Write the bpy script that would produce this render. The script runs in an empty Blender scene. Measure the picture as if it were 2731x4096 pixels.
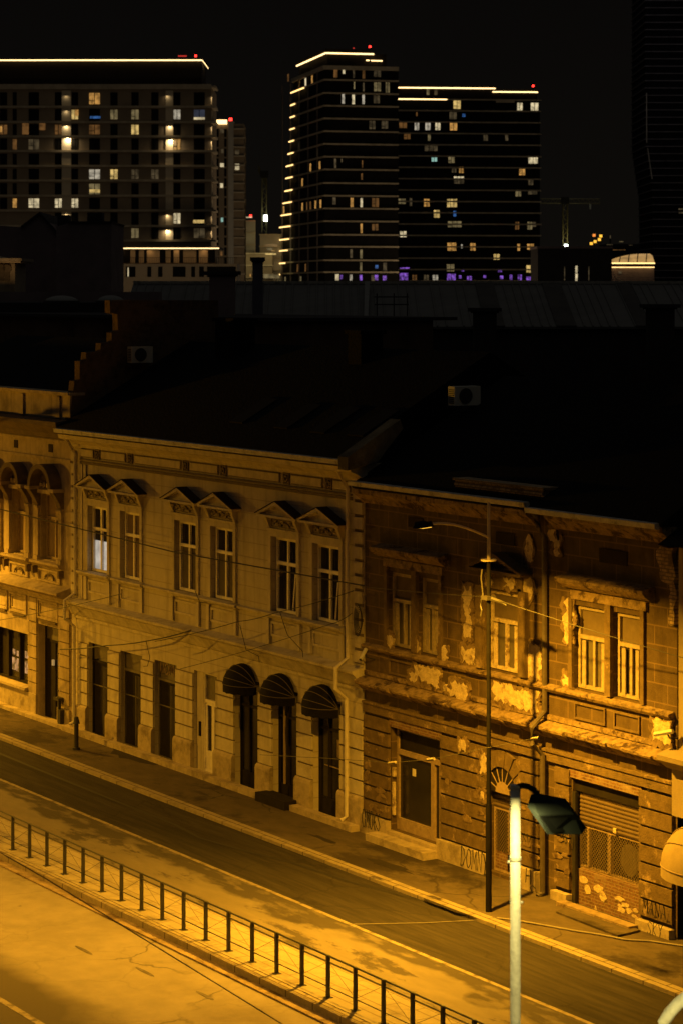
import bpy, bmesh, math, random
from mathutils import Vector
random.seed(7)
R = math.radians
S = bpy.context.scene
COL = S.collection
# ------------------------------------------------------------------ camera calibration
F_PX, HX, HY, H = 9672.0, 1365.5, 1170.0, 15.0
TH = math.atan((HX + 4700.0) / F_PX)
VX, VY = -math.cos(TH), math.sin(TH)
RX, RY = math.sin(TH), math.cos(TH)
CX, CY = 57.3, -36.3
YAW = math.atan2(RY, RX)

def ray(px, py):
    a = (px - HX) / F_PX; b = -(py - HY) / F_PX
    return (VX + a * RX, VY + a * RY, b)
def F(px, py, Y=0.0):                       # photo measurement -> X, Z on a plane parallel to the street fronts
    d = ray(px, py); t = (Y - CY) / d[1]
    return (CX + t * d[0], H + t * d[2])
def XP(px, py, X):                          # -> Y, Z on a plane across the street fronts
    d = ray(px, py); t = (X - CX) / d[0]
    return (CY + t * d[1], H + t * d[2])
def G(px, py, z=0.0):
    d = ray(px, py); t = (z - H) / d[2]
    return (CX + t * d[0], CY + t * d[1])
def WD(px, py, dep):
    d = ray(px, py)
    return Vector((CX + dep * d[0], CY + dep * d[1], H + dep * d[2]))

class Frame:
    """a vertical face: u runs along it to the right, w goes into the building"""
    def __init__(s, px, dep, turn=0.0):
        o = WD(px, HY, dep); s.o = o
        a = YAW + R(turn)
        s.u = Vector((math.cos(a), math.sin(a), 0)); s.w = Vector((-math.sin(a), math.cos(a), 0))
    def __call__(s, p):
        q = s.o + s.u * p[0] + s.w * p[1]
        return (q.x, q.y, p[2])
    def hit(s, px, py, w=0.0):
        d = Vector(ray(px, py)); c = Vector((CX, CY, H)); o = Vector((s.o.x, s.o.y, 0)) + s.w * w
        t = (o - c).dot(s.w) / d.dot(s.w)
        q = c + d * t
        return ((q - o).dot(s.u), q.z)

# ------------------------------------------------------------------ materials
MATS = {}
def mk(name, base, rough=.85, var=.25, scale=2.0, bump=.0, bscale=30, metal=0, stretch=None, dirt=None, dscale=.5, dlo=.5, dhi=.62):
    m = bpy.data.materials.new(name); m.use_nodes = True
    nt = m.node_tree; N = nt.nodes; L = nt.links
    p = N['Principled BSDF']; p.inputs['Roughness'].default_value = rough; p.inputs['Metallic'].default_value = metal
    if rough >= .85: p.inputs['Specular IOR Level'].default_value = .12
    tc = N.new('ShaderNodeTexCoord'); vec = tc.outputs['Object']
    if stretch:
        mp = N.new('ShaderNodeMapping'); mp.inputs['Scale'].default_value = stretch
        L.new(vec, mp.inputs[0]); vec = mp.outputs[0]
    n = N.new('ShaderNodeTexNoise'); n.inputs['Scale'].default_value = scale; n.inputs['Detail'].default_value = 8; n.inputs['Roughness'].default_value = .65
    L.new(vec, n.inputs['Vector'])
    r = N.new('ShaderNodeValToRGB')
    r.color_ramp.elements[0].position = .3; r.color_ramp.elements[1].position = .7
    r.color_ramp.elements[0].color = tuple(c * (1 - var) for c in base) + (1,)
    r.color_ramp.elements[1].color = tuple(min(1, c * (1 + var)) for c in base) + (1,)
    L.new(n.outputs['Fac'], r.inputs[0]); out = r.outputs[0]
    if dirt:
        n2 = N.new('ShaderNodeTexNoise'); n2.inputs['Scale'].default_value = dscale; n2.inputs['Detail'].default_value = 10; n2.inputs['Roughness'].default_value = .7
        L.new(vec, n2.inputs['Vector'])
        r2 = N.new('ShaderNodeValToRGB'); r2.color_ramp.elements[0].position = dlo; r2.color_ramp.elements[1].position = dhi
        L.new(n2.outputs['Fac'], r2.inputs[0])
        mx = N.new('ShaderNodeMix'); mx.data_type = 'RGBA'
        L.new(r2.outputs[0], mx.inputs['Factor']); L.new(out, mx.inputs['A']); mx.inputs['B'].default_value = tuple(dirt) + (1,)
        out = mx.outputs['Result']
    m['col_node'] = 1
    L.new(out, p.inputs['Base Color'])
    if bump:
        nb = N.new('ShaderNodeTexNoise'); nb.inputs['Scale'].default_value = bscale; nb.inputs['Detail'].default_value = 6
        L.new(tc.outputs['Object'], nb.inputs['Vector'])
        b = N.new('ShaderNodeBump'); b.inputs['Strength'].default_value = bump; b.inputs['Distance'].default_value = .05
        L.new(nb.outputs['Fac'], b.inputs['Height']); L.new(b.outputs[0], p.inputs['Normal'])
    MATS[name] = m
    return m
def overlay(mat_, kind, col, **k):
    """adds a pattern (mortar joints, cracks) over the colour of a material"""
    nt = mat_.node_tree; N = nt.nodes; L = nt.links; p = N['Principled BSDF']
    src = p.inputs['Base Color'].links[0].from_socket
    tc = N.new('ShaderNodeTexCoord')
    mx = N.new('ShaderNodeMix'); mx.data_type = 'RGBA'; mx.inputs['B'].default_value = tuple(col) + (1,)
    if kind == 'brick':
        mp = N.new('ShaderNodeMapping'); mp.inputs['Rotation'].default_value = k.get('rot', (R(90), 0, 0)); L.new(tc.outputs['Object'], mp.inputs[0])
        b = N.new('ShaderNodeTexBrick'); b.inputs['Scale'].default_value = 1
        b.inputs['Brick Width'].default_value = k['w']; b.inputs['Row Height'].default_value = k['h']
        b.inputs['Mortar Size'].default_value = k['m']; b.inputs['Mortar Smooth'].default_value = .3
        L.new(mp.outputs[0], b.inputs['Vector'])
        mu = N.new('ShaderNodeMath'); mu.operation = 'MULTIPLY'; mu.inputs[1].default_value = k.get('f', 1)
        L.new(b.outputs['Fac'], mu.inputs[0]); fac = mu.outputs[0]
    elif kind == 'streak':
        mp = N.new('ShaderNodeMapping'); mp.inputs['Scale'].default_value = (3.2, 3.2, .22); L.new(tc.outputs['Object'], mp.inputs[0])
        nz = N.new('ShaderNodeTexNoise'); nz.inputs['Scale'].default_value = 1; nz.inputs['Detail'].default_value = 7; nz.inputs['Roughness'].default_value = .6; L.new(mp.outputs[0], nz.inputs['Vector'])
        rr = N.new('ShaderNodeValToRGB'); rr.color_ramp.elements[0].position = .5; rr.color_ramp.elements[1].position = .78; rr.color_ramp.elements[1].color = (k['f'],) * 3 + (1,)
        L.new(nz.outputs['Fac'], rr.inputs[0]); fac = rr.outputs[0]
    elif kind == 'edge':
        nz = N.new('ShaderNodeTexNoise'); nz.inputs['Scale'].default_value = .5; nz.inputs['Detail'].default_value = 8; L.new(tc.outputs['Object'], nz.inputs['Vector'])
        sx = N.new('ShaderNodeSeparateXYZ'); L.new(tc.outputs['Object'], sx.inputs[0])
        ma = N.new('ShaderNodeMath'); ma.operation = 'MULTIPLY_ADD'; ma.inputs[1].default_value = 2.0; L.new(nz.outputs['Fac'], ma.inputs[0]); L.new(sx.outputs['Y'], ma.inputs[2])
        mr = N.new('ShaderNodeMapRange'); mr.inputs['From Min'].default_value = k['y'] + 1.0 + .55; mr.inputs['From Max'].default_value = k['y'] + 1.0 - .45; mr.inputs['To Max'].default_value = k['f']
        if k.get('rev'): mr.inputs['From Min'].default_value, mr.inputs['From Max'].default_value = k['y'] + 1.0 - .12, k['y'] + 1.0 + .08
        L.new(ma.outputs[0], mr.inputs['Value']); fac = mr.outputs[0]
        if k.get('mott'):
            mp = N.new('ShaderNodeMapping'); mp.inputs['Scale'].default_value = (.8, 2.4, 1); L.new(tc.outputs['Object'], mp.inputs[0])
            n3 = N.new('ShaderNodeTexNoise'); n3.inputs['Scale'].default_value = 1.3; n3.inputs['Detail'].default_value = 6; L.new(mp.outputs[0], n3.inputs['Vector'])
            r3 = N.new('ShaderNodeValToRGB'); r3.color_ramp.elements[0].position = .5; r3.color_ramp.elements[0].color = (1, 1, 1, 1); r3.color_ramp.elements[1].position = .62; r3.color_ramp.elements[1].color = (.35, .35, .35, 1)
            L.new(n3.outputs['Fac'], r3.inputs[0]); m3 = N.new('ShaderNodeMath'); m3.operation = 'MULTIPLY'; L.new(fac, m3.inputs[0]); L.new(r3.outputs[0], m3.inputs[1]); fac = m3.outputs[0]
    else:
        nz = N.new('ShaderNodeTexNoise'); nz.inputs['Scale'].default_value = k.get('ns', 1.2); nz.inputs['Detail'].default_value = 6
        L.new(tc.outputs['Object'], nz.inputs['Vector'])
        va = N.new('ShaderNodeVectorMath'); va.operation = 'MULTIPLY_ADD'; va.inputs[1].default_value = (k.get('amt', .6),) * 3
        L.new(nz.outputs['Color'], va.inputs[0]); L.new(tc.outputs['Object'], va.inputs[2])
        vo = N.new('ShaderNodeTexVoronoi'); vo.feature = 'DISTANCE_TO_EDGE'; vo.inputs['Scale'].default_value = k['s']
        L.new(va.outputs[0], vo.inputs['Vector'])
        rr = N.new('ShaderNodeValToRGB'); rr.color_ramp.elements[0].color = (k.get('f', .8),) * 3 + (1,); rr.color_ramp.elements[1].color = (0, 0, 0, 1)
        rr.color_ramp.elements[0].position = 0; rr.color_ramp.elements[1].position = k['t']
        L.new(vo.outputs['Distance'], rr.inputs[0])
        gate = N.new('ShaderNodeTexNoise'); gate.inputs['Scale'].default_value = k.get('gs', .35); L.new(tc.outputs['Object'], gate.inputs['Vector'])
        gr = N.new('ShaderNodeValToRGB'); gr.color_ramp.elements[0].position = .45; gr.color_ramp.elements[1].position = .55
        L.new(gate.outputs['Fac'], gr.inputs[0])
        mu = N.new('ShaderNodeMath'); mu.operation = 'MULTIPLY'; L.new(rr.outputs[0], mu.inputs[0]); L.new(gr.outputs[0], mu.inputs[1]); fac = mu.outputs[0]
    L.new(fac, mx.inputs['Factor']); L.new(src, mx.inputs['A']); L.new(mx.outputs['Result'], p.inputs['Base Color'])
    return mat_
def emit(name, col, st, var=0.0, scale=1.5):
    m = bpy.data.materials.new(name); m.use_nodes = True
    nt = m.node_tree; N = nt.nodes; L = nt.links; p = N['Principled BSDF']
    p.inputs['Base Color'].default_value = (.05, .05, .05, 1); m.cycles.emission_sampling = 'NONE'
    p.inputs['Emission Color'].default_value = tuple(col) + (1,); p.inputs['Emission Strength'].default_value = st
    if var:
        tc = N.new('ShaderNodeTexCoord'); n = N.new('ShaderNodeTexNoise'); n.inputs['Scale'].default_value = scale; n.inputs['Detail'].default_value = 3
        L.new(tc.outputs['Object'], n.inputs['Vector'])
        mr = N.new('ShaderNodeMapRange'); mr.inputs['From Min'].default_value = .35; mr.inputs['From Max'].default_value = .65
        mr.inputs['To Min'].default_value = st * (1 - var); mr.inputs['To Max'].default_value = st * (1 + var)
        L.new(n.outputs['Fac'], mr.inputs['Value']); L.new(mr.outputs[0], p.inputs['Emission Strength'])
    MATS[name] = m
    return m

cream = mk('cream plaster', (.47, .42, .30), .9, .1, 3, .25, 40, dirt=(.36, .31, .21), dscale=.45, dlo=.5, dhi=.75)
cream2 = mk('cream mouldings', (.50, .45, .33), .9, .12, 4, .25, 40, dirt=(.33, .28, .19), dscale=1.3, dlo=.52, dhi=.72)
overlay(cream, 'streak', (.20, .165, .10), f=.75)
overlay(cream2, 'streak', (.20, .165, .10), f=.6)
overlay(cream, 'brick', (.26, .22, .14), w=40, h=.44, m=.018, f=.55)
ironj = mk('joint shade and vent black', (.03, .022, .014), .95, .2, 5)  # in the joints of the brown house this black paints groove shade
groove_shade = mk('groove shade moulding', (.15, .12, .075), .9, .2, 5)  # shade of grooves put into the colour: joints and frieze lines
ochre = mk('ochre plaster', (.38, .31, .21), .9, .18, 2.5, .3, 40, dirt=(.2, .16, .1), dscale=.8, dlo=.5, dhi=.68)
overlay(ochre, 'streak', (.12, .09, .05), f=.7)
ochre_d = mk('dark ochre plaster', (.13, .10, .065), .9, .25, 3, .3, 40)  # darker ochre for cornice, consoles, hoods, tympana and brackets
brownp = mk('flaking brown plaster', (.092, .066, .035), .9, .22, 3, .35, 30, dirt=(.13, .093, .05), dscale=.7, dlo=.55, dhi=.68)
overlay(brownp, 'streak', (.045, .03, .018), f=.7)
overlay(brownp, 'brick', (.22, .15, .08), w=.95, h=.45, m=.02, f=.5)
brownr = mk('brown rusticated plaster', (.13, .094, .05), .92, .3, 4, .5, 25, dirt=(.30, .22, .13), dscale=1.4, dlo=.57, dhi=.64)
brownm = mk('worn brown mouldings', (.22, .16, .09), .95, .45, 6, .8, 14, dirt=(.06, .04, .025), dscale=2.2, dlo=.52, dhi=.6)
bare = mk('bare render', (.5, .41, .255), .95, .3, 9, .7, 22, dirt=(.2, .14, .085), dscale=3.5, dlo=.53, dhi=.63)
brickm = mk('old brick', (.15, .085, .05), .95, .45, 9, .5, 14, dirt=(.26, .2, .14), dscale=1.1, dlo=.52, dhi=.66)
overlay(brickm, 'brick', (.22, .18, .13), w=.26, h=.078, m=.012, f=.8)
brickx = mk('old gable brick', (.10, .066, .038), .95, .5, 5, .5, 14, dirt=(.14, .09, .055), dscale=1.3, dlo=.48, dhi=.6)
overlay(brickx, 'brick', (.1, .08, .055), w=.3, h=.1, m=.014, f=.6, rot=(R(90), 0, R(90)))
brickl = mk('pale attic brick', (.34, .25, .15), .95, .45, 8, .5, 14, dirt=(.12, .09, .06), dscale=1.6, dlo=.5, dhi=.62)
overlay(brickl, 'brick', (.12, .09, .06), w=.26, h=.085, m=.016, f=.8)
rooft = mk('dark roof tiles', (.003, .0029, .0028), .9, .3, 5, .6, 12)
overlay(rooft, 'brick', (.002, .002, .002), w=.25, h=.3, m=.03, rot=(R(30), 0, 0))
zinc = mk('zinc gutter', (.40, .38, .33), .75, .3, 6, .3, 20, dirt=(.16, .15, .12), dscale=3, dlo=.5, dhi=.65)
stone = mk('plinth stone', (.36, .30, .2), .9, .2, 4, .4, 25, dirt=(.2, .16, .1), dscale=1.5, dlo=.5, dhi=.65)
stoned = mk('dark plinth stone', (.25, .19, .12), .9, .25, 4, .5, 25, dirt=(.1, .07, .045), dscale=1.3, dlo=.5, dhi=.62)
pipe_p = mk('painted downpipe', (.55, .5, .38), .6, .12, 6)
pipe_d = mk('dark downpipe', (.07, .055, .04), .6, .3, 6)
wframe = mk('old white window paint', (.68, .63, .5), .7, .12, 8)
wframe_b = mk('brown window paint', (.27, .2, .12), .75, .25, 8)
board = mk('window board', (.2, .15, .095), .8, .15, 4)
blind = mk('pale blind', (.34, .26, .155), .85, .12, 3)
doorm = mk('dark door paint', (.016, .013, .010), .85, .3, 5)
doorb = mk('brown grey door', (.10, .085, .06), .6, .25, 5)
iron = mk('dark iron', (.022, .02, .018), .55, .3, 10)
awnm = mk('black awning canvas', (.0075, .0065, .006), .85, .3, 8, .1, 40)
awn_s = mk('awning piping', (.09, .073, .045), .8, .1, 5)
awn_y = mk('pale awning canvas', (.27, .215, .12), .85, .12, 4, .1, 30)
glass = mk('window glass', (.012, .012, .012), .12, .2, 1)
glassd = mk('dusty shop glass', (.02, .018, .015), .22, .4, 2)
cur_w = emit('lit white curtain', (1, .89, .74), .45, .25, 3)
asph = mk('old asphalt', (.07, .064, .055), .92, .3, 1.6, .5, 60, dirt=(.042, .038, .033), dscale=.5, dlo=.5, dhi=.6)
asph_d = mk('dark asphalt lane', (.038, .033, .027), .9, .4, 3, .45, 60, stretch=(.14, 2.2, 1), dirt=(.024, .021, .017), dscale=.8, dlo=.5, dhi=.62)
overlay(asph_d, 'crack', (.02, .017, .014), s=.3, t=.012, ns=1.2, amt=.8, f=.8)
asph_p = mk('patched asphalt', (.17, .145, .105), .92, .15, 2, .4, 60, stretch=(.33, 1, 1), dirt=(.075, .064, .05), dscale=.95, dlo=.55, dhi=.6)
overlay(asph_p, 'edge', (.05, .043, .033), y=.42, f=.85, rev=1, mott=1)
conc = mk('worn pale concrete', (.225, .195, .145), .9, .13, 1.4, .3, 50, dirt=(.165, .14, .10), dscale=.33, dlo=.5, dhi=.7)
overlay(conc, 'crack', (.055, .044, .03), s=.22, t=.012, ns=.8, amt=1.3, f=.7, gs=.25)
overlay(conc, 'crack', (.10, .085, .06), s=.6, t=.03, ns=1.5, amt=.9, f=.25, gs=.5)
plat = mk('platform slabs', (.30, .26, .18), .9, .14, 3, .3, 40, dirt=(.2, .17, .12), dscale=1.0, dlo=.54, dhi=.68)
overlay(plat, 'brick', (.15, .12, .08), w=1.2, h=.45, m=.02, f=.8, rot=(0, 0, 0))
kerbm = mk('granite kerb', (.28, .235, .155), .85, .18, 8, .4, 40, dirt=(.2, .17, .11), dscale=1.2, dlo=.5, dhi=.66)
overlay(kerbm, 'brick', (.08, .06, .04), w=1.1, h=30, m=.025, f=.9, rot=(0, 0, 0))
pave = mk('pavement asphalt', (.09, .072, .05), .92, .25, 2, .4, 50, stretch=(.6, 1, 1), dirt=(.042, .034, .026), dscale=.42, dlo=.5, dhi=.58)
overlay(pave, 'crack', (.03, .024, .018), s=.35, t=.014, ns=1.0, amt=.9, f=.85)
paint_w = mk('worn road paint', (.25, .21, .14), .85, .2, 4, dirt=(.12, .1, .07), dscale=2.5, dlo=.5, dhi=.58)
dark_mark = mk('wire shadow strip', (.012, .01, .008), .8, .3, 5)  # near-black colour that paints a wire's shadow on the lane
postm = mk('dark lamp post paint', (.008, .007, .006), .9, .3, 5, .2, 20)
postl = mk('pale lamp post paint', (.5, .43, .3), .55, .15, 5)
postw = mk('white galvanised post', (.66, .64, .55), .5, .12, 9, .3, 12, dirt=(.48, .46, .38), dscale=5, dlo=.52, dhi=.7)
headm = mk('dark green grey lamp housing', (.016, .021, .018), .9, .2, 5)
headd = mk('black lamp cover', (.004, .005, .0045), .9, .2, 5)
wirem = mk('black wire', (.015, .012, .01), .6, .1, 5)
wireb = mk('weathered wire', (.045, .04, .03), .6, .1, 5)
wirep = mk('pale cable', (.2, .175, .13), .6, .1, 5)
acm = mk('white painted metal', (.5, .49, .42), .5, .06, 6)
acd = mk('dark fan grille', (.03, .03, .027), .6, .1, 6)
whouse = mk('ribbed metal roof', (.09, .088, .083), .7, .22, .8, stretch=(1, .2, 1))
facade_b = mk('brown cladding', (.26, .21, .15), .9, .12, .3)
facade_d = mk('dark attic cladding', (.03, .025, .02), .9, .2, .3)
facade_p = mk('pale facade panel', (.6, .52, .38), .9, .08, .3)
towerg = mk('dark tower glass', (.009, .008, .007), .9, .4, .25)
band_c = mk('tower floor edge', (.44, .38, .28), .9, .25, .5)
band_d = mk('dark tower floor edge', (.16, .14, .13), .9, .3, .3)
silh = mk('dark purple brown wall', (.22, .17, .17), .95, .2, .5)
silh2 = mk('dark roof felt', (.045, .04, .04), .95, .2, .5)
conc_l = mk('pale concrete shaft', (.4, .38, .33), .9, .12, .4)
conc_b = mk('bluish render', (.13, .13, .16), .9, .15, 1)
cranem = mk('crane yellow', (.10, .075, .015), .6, .1, 1)
grafm = mk('black spray paint', (.012, .011, .01), .8, .2, 3)
darkp = mk('dark roof sheet', (.075, .07, .066), .85, .2, .6)
vault = mk('pale plastic vault', (.16, .16, .15), .6, .15, 2)
ledm = emit('warm led strip', (1, .66, .28), 3)
led2 = emit('warm led strip edge', (1, .62, .22), 2.4)
redm = emit('red beacon', (1, .03, .02), 5)
sodium = emit('sodium lens', (1, .5, .05), 1.6)
whitelamp = emit('white work lamp', (.9, 1, .85), 10)
EM = {'o': emit('orange lit room', (1, .50, .12), .42, .5, .9), 'y': emit('yellow lit room', (1, .68, .22), .55, .45, .9),
      'yw': emit('warm white lit room', (1, .82, .48), .6, .45, .9), 'w': emit('white lit room', (1, .88, .66), .36, .5, .9),
      'd': emit('dim lit room', (1, .72, .36), .05, .6, .8), 'do': emit('dim orange room', (1, .45, .12), .1, .5, .8),
      'dy': emit('dim yellow room', (1, .76, .34), .13, .5, .8), 'p': emit('purple lit room', (.42, .16, 1), .38, .8, 1.2),
      'b': emit('blue lit room', (.1, .35, 1), .22, .6, 1), 'c': emit('green white lit room', (.55, 1, .85), .45, .4, 1),
      'bg': emit('blue grey blind', (.35, .4, .6), .07, .2, 1)}
pictm = emit('lit shop pictures', (1, .5, .22), .32, .95, 5)
domelit = emit('glowing canopy', (1, .56, .16), .42, .35, .35)

# ------------------------------------------------------------------ mesh helpers
class MB:
    def __init__(s, T=None): s.v = []; s.f = []; s.T = T; s.mi = []; s.cur = 0
    def add(s, vs, fs):
        b = len(s.v)
        for p in vs: s.v.append(tuple(s.T(p)) if s.T else tuple(p))
        for q in fs: s.f.append(tuple(b + i for i in q)); s.mi.append(s.cur)
        return s
    def box(s, x0, x1, y0, y1, z0, z1):
        return s.add([(x0, y0, z0), (x1, y0, z0), (x1, y1, z0), (x0, y1, z0), (x0, y0, z1), (x1, y0, z1), (x1, y1, z1), (x0, y1, z1)],
                     [(3, 2, 1, 0), (4, 5, 6, 7), (0, 1, 5, 4), (1, 2, 6, 5), (2, 3, 7, 6), (3, 0, 4, 7)])
    def prism(s, pts, vec):
        n = len(pts); vec = Vector(vec)
        vs = [tuple(p) for p in pts] + [tuple(Vector(p) + vec) for p in pts]
        return s.add(vs, [tuple(range(n))[::-1], tuple(range(n, 2 * n))] + [(i, (i + 1) % n, n + (i + 1) % n, n + i) for i in range(n)])
    def xz(s, pts, y0, y1): return s.prism([(a, y0, b) for a, b in pts], (0, y1 - y0, 0))
    def yz(s, pts, x0, x1): return s.prism([(x0, a, b) for a, b in pts], (x1 - x0, 0, 0))
    def tube(s, pts, r, n=8, r2=None):
        pts = [Vector(p) for p in pts]; rings = []
        for i, p in enumerate(pts):
            d = (pts[min(i + 1, len(pts) - 1)] - pts[max(i - 1, 0)]).normalized()
            a = d.orthogonal().normalized() if abs(d.z) > .9 else d.cross(Vector((0, 0, 1))).normalized()
            b = d.cross(a)
            rr = r if r2 is None else r + (r2 - r) * i / (len(pts) - 1)
            rings.append([p + (a * math.cos(t) + b * math.sin(t)) * rr for t in [2 * math.pi * k / n for k in range(n)]])
        vs = [q for g in rings for q in g]
        fs = [(i * n + k, i * n + (k + 1) % n, (i + 1) * n + (k + 1) % n, (i + 1) * n + k) for i in range(len(pts) - 1) for k in range(n)]
        fs += [tuple(range(n))[::-1], tuple((len(pts) - 1) * n + k for k in range(n))]
        return s.add(vs, fs)
    def build(s, name, mat, parent=None, smooth=False):
        me = bpy.data.meshes.new(name); o = bpy.data.objects.new(name, me)
        off = Vector((0, 0, 0))
        if parent is not None:
            q = parent
            while q: off += q.location; q = q.parent
            o.parent = parent
        elif s.v:
            xs, ys, zs = zip(*s.v)
            off = Vector(((min(xs) + max(xs)) / 2, (min(ys) + max(ys)) / 2, min(zs))); o.location = off
        me.from_pydata([tuple(Vector(p) - off) for p in s.v], [], s.f)
        for m in (mat if isinstance(mat, (list, tuple)) else [mat]): me.materials.append(m)
        if any(s.mi): me.polygons.foreach_set('material_index', s.mi)
        bm = bmesh.new(); bm.from_mesh(me); bmesh.ops.recalc_face_normals(bm, faces=bm.faces); bm.to_mesh(me); bm.free()
        if smooth: me.polygons.foreach_set('use_smooth', [True] * len(me.polygons))
        COL.objects.link(o)
        return o
def _parts(s, name, mat, par):
    root = list(range(len(s.v)))
    def find(i):
        while root[i] != i: root[i] = root[root[i]]; i = root[i]
        return i
    for f in s.f:
        for i in f[1:]: root[find(i)] = find(f[0])
    groups = {}
    for f in s.f: groups.setdefault(find(f[0]), []).append(f)
    out = []
    for fs in groups.values():
        ids = sorted({i for f in fs for i in f}); mp = {i: k for k, i in enumerate(ids)}
        m = MB(); m.v = [s.v[i] for i in ids]; m.f = [tuple(mp[i] for i in f) for f in fs]; m.mi = [0] * len(fs)
        out.append(m.build(name, mat, par))
    return out
MB.parts = _parts
def tag(o, label=None, cat=None, group=None, kind=None):
    if label: o['label'] = label
    if cat: o['category'] = cat
    if group: o['group'] = group
    if kind: o['kind'] = kind
    return o
def thing(name, label, cat, loc, group=None):
    o = bpy.data.objects.new(name, None); o.location = loc; o.empty_display_size = .3; COL.objects.link(o)
    return tag(o, label, cat, group)
def struct(o): o['kind'] = 'structure'; return o
def copy_tree(o, parent=None):
    c = o.copy(); COL.objects.link(c)
    if parent: c.parent = parent
    for ch in list(o.children): copy_tree(ch, c)
    return c

def wall_holes(mb, x0, x1, z0, z1, holes, y, dep):
    """front sheet with real openings and their reveals; the ends and the top are closed back to dep"""
    xs = sorted({x0, x1, *[h[0] for h in holes], *[h[1] for h in holes]}); zs = sorted({z0, z1, *[h[2] for h in holes], *[h[3] for h in holes]})
    inside = lambda a, b: any(h[0] < a < h[1] and h[2] < b < h[3] for h in holes)
    for i in range(len(xs) - 1):
        for j in range(len(zs) - 1):
            a, b, c, d = xs[i], xs[i + 1], zs[j], zs[j + 1]
            if not inside((a + b) / 2, (c + d) / 2): mb.add([(a, y, c), (b, y, c), (b, y, d), (a, y, d)], [(0, 1, 2, 3)])
    for a, b, c, d in holes:
        e = y + dep
        mb.add([(a, y, c), (b, y, c), (b, y, d), (a, y, d), (a, e, c), (b, e, c), (b, e, d), (a, e, d)],
               [(0, 4, 5, 1), (1, 5, 6, 2), (2, 6, 7, 3), (3, 7, 4, 0)])
def frame_bars(mb, x0, x1, z0, z1, y0, y1, t):
    mb.box(x0, x1, y0, y1, z0, z0 + t); mb.box(x0, x1, y0, y1, z1 - t, z1)
    mb.box(x0, x0 + t, y0, y1, z0 + t, z1 - t); mb.box(x1 - t, x1, y0, y1, z0 + t, z1 - t)
def courses(mb, x0, x1, z0, z1, y0, y1, pitch=.42, gap=.045):
    n = max(1, round((z1 - z0) / pitch)); p = (z1 - z0) / n
    for i in range(n): mb.box(x0, x1, y0, y1, z0 + i * p + gap / 2, z0 + (i + 1) * p - gap / 2)
def blob(cx, cz, rx, rz, n=14, j=.25):
    return [(cx + rx * math.cos(t) * random.uniform(1 - j, 1 + j), cz + rz * math.sin(t) * random.uniform(1 - j, 1 + j)) for t in [2 * math.pi * k / n for k in range(n)]]
def ragged(x0, x1, z0, z1, step=.045, j=.07):
    P = []
    def edge(a, b, fx):
        n = max(2, int(abs(b - a) / step)); q = 0.0
        for k in range(n):
            q = q * .75 + random.uniform(-j, j) * .75
            if random.random() < .12: q += random.uniform(-j, j) * 1.6
            P.append(fx(a + (b - a) * k / n, q * min(1, 6 * min(k, n - k) / n)))
    edge(x0, x1, lambda t, q: (t, z0 + q)); edge(z0, z1, lambda t, q: (x1 + q, t))
    edge(x1, x0, lambda t, q: (t, z1 + q)); edge(z1, z0, lambda t, q: (x0 + q, t))
    return P

def window(par, x0, x1, z0, z1, y, tz, fm, top=None, low=None, curtain=None, split_top=True, ajar=False):
    t = .085; m = (x0 + x1) / 2
    fr = MB(); frame_bars(fr, x0, x1, z0, z1, y - .03, y + .04, t)
    fr.box(x0 + t, x1 - t, y - .045, y + .04, tz - .05, tz + .05)
    fr.box(m - .045, m + .045, y - .04, y + .03, z0 + t, tz - .05)
    if split_top: fr.box(m - .04, m + .04, y - .035, y + .03, tz + .05, z1 - t)
    w = fr.build('window', fm, par)
    if ajar: MB().prism([(m + .16, y + .02, z0 + .1), (m + .22, y + .02, z0 + .1), (m + .34, y + .05, tz - .06), (m + .28, y + .05, tz - .06)], (0, .03, 0)).build('sash', fm, w)
    MB().box(x0 + t, x1 - t, y + .045, y + .06, z0 + t, tz - .05).build('glass', low or glass, w)
    MB().box(x0 + t, x1 - t, y + .045, y + .06, tz + .05, z1 - t).build('glass', top or glass, w)
    if curtain:
        MB().box(x0 + t + .02, m - .05, y + .03, y + .042, z0 + t, curtain).box(m + .05, x1 - t - .02, y + .03, y + .042, z0 + t, curtain).build('curtain', cur_w, w)
    return w

# ------------------------------------------------------------------ ground and road
def sheet(name, mat, x0, x1, y0, y1, z, n=1):
    mb = MB(); mb.add([(x0, y0, z), (x1, y0, z), (x1, y1, z), (x0, y1, z)], [(0, 1, 2, 3)])
    return struct(mb.build(name, mat))
sheet('ground', asph, -2500, 900, -900, 2500, -.75)
XA, XB = -120, 60
slope_box = lambda name, mat, y0, y1, z0, z1, top=None: struct(MB().box(XA, XB, y0, y1, z0, z1).build(name, mat))
slope_box('pavement', pave, -2.42, .4, -.74, 0)
slope_box('kerb', kerbm, -2.78, -2.42, -.74, .012)
road = slope_box('road', asph_d, -5.48, -2.78, -.74, -.075)
slope_box('road_patched_strip', asph_p, -7.95, -5.48, -.74, -.076)
slope_box('median_platform', plat, -9.62, -7.95, -.74, .10)
slope_box('platform_kerb', kerbm, -9.86, -9.62, -.74, .085)
slope_box('platform_gutter', stoned, -10.12, -9.86, -.74, -.06)
overlay(conc, 'edge', (.08, .068, .05), y=-13.75 + 25.06, f=1.0)
slope_box('carriageway', conc, -40, -10.12, -.74, -.10)
mb = MB()
for i in range(60): mb.box(XA + 3 * i, XA + 3 * i + 2.985, -5.56, -5.44, -.074, -.068)
struct(mb.build('lane_line', paint_w))
struct(MB().box(XA, XB, -15.14, -14.98, -.10, -.094).build('edge_line', paint_w))
struct(MB().box(XA, XB, -8.1, -7.95 + .002, .1, .106).build('platform_edge_stone', kerbm))
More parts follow.
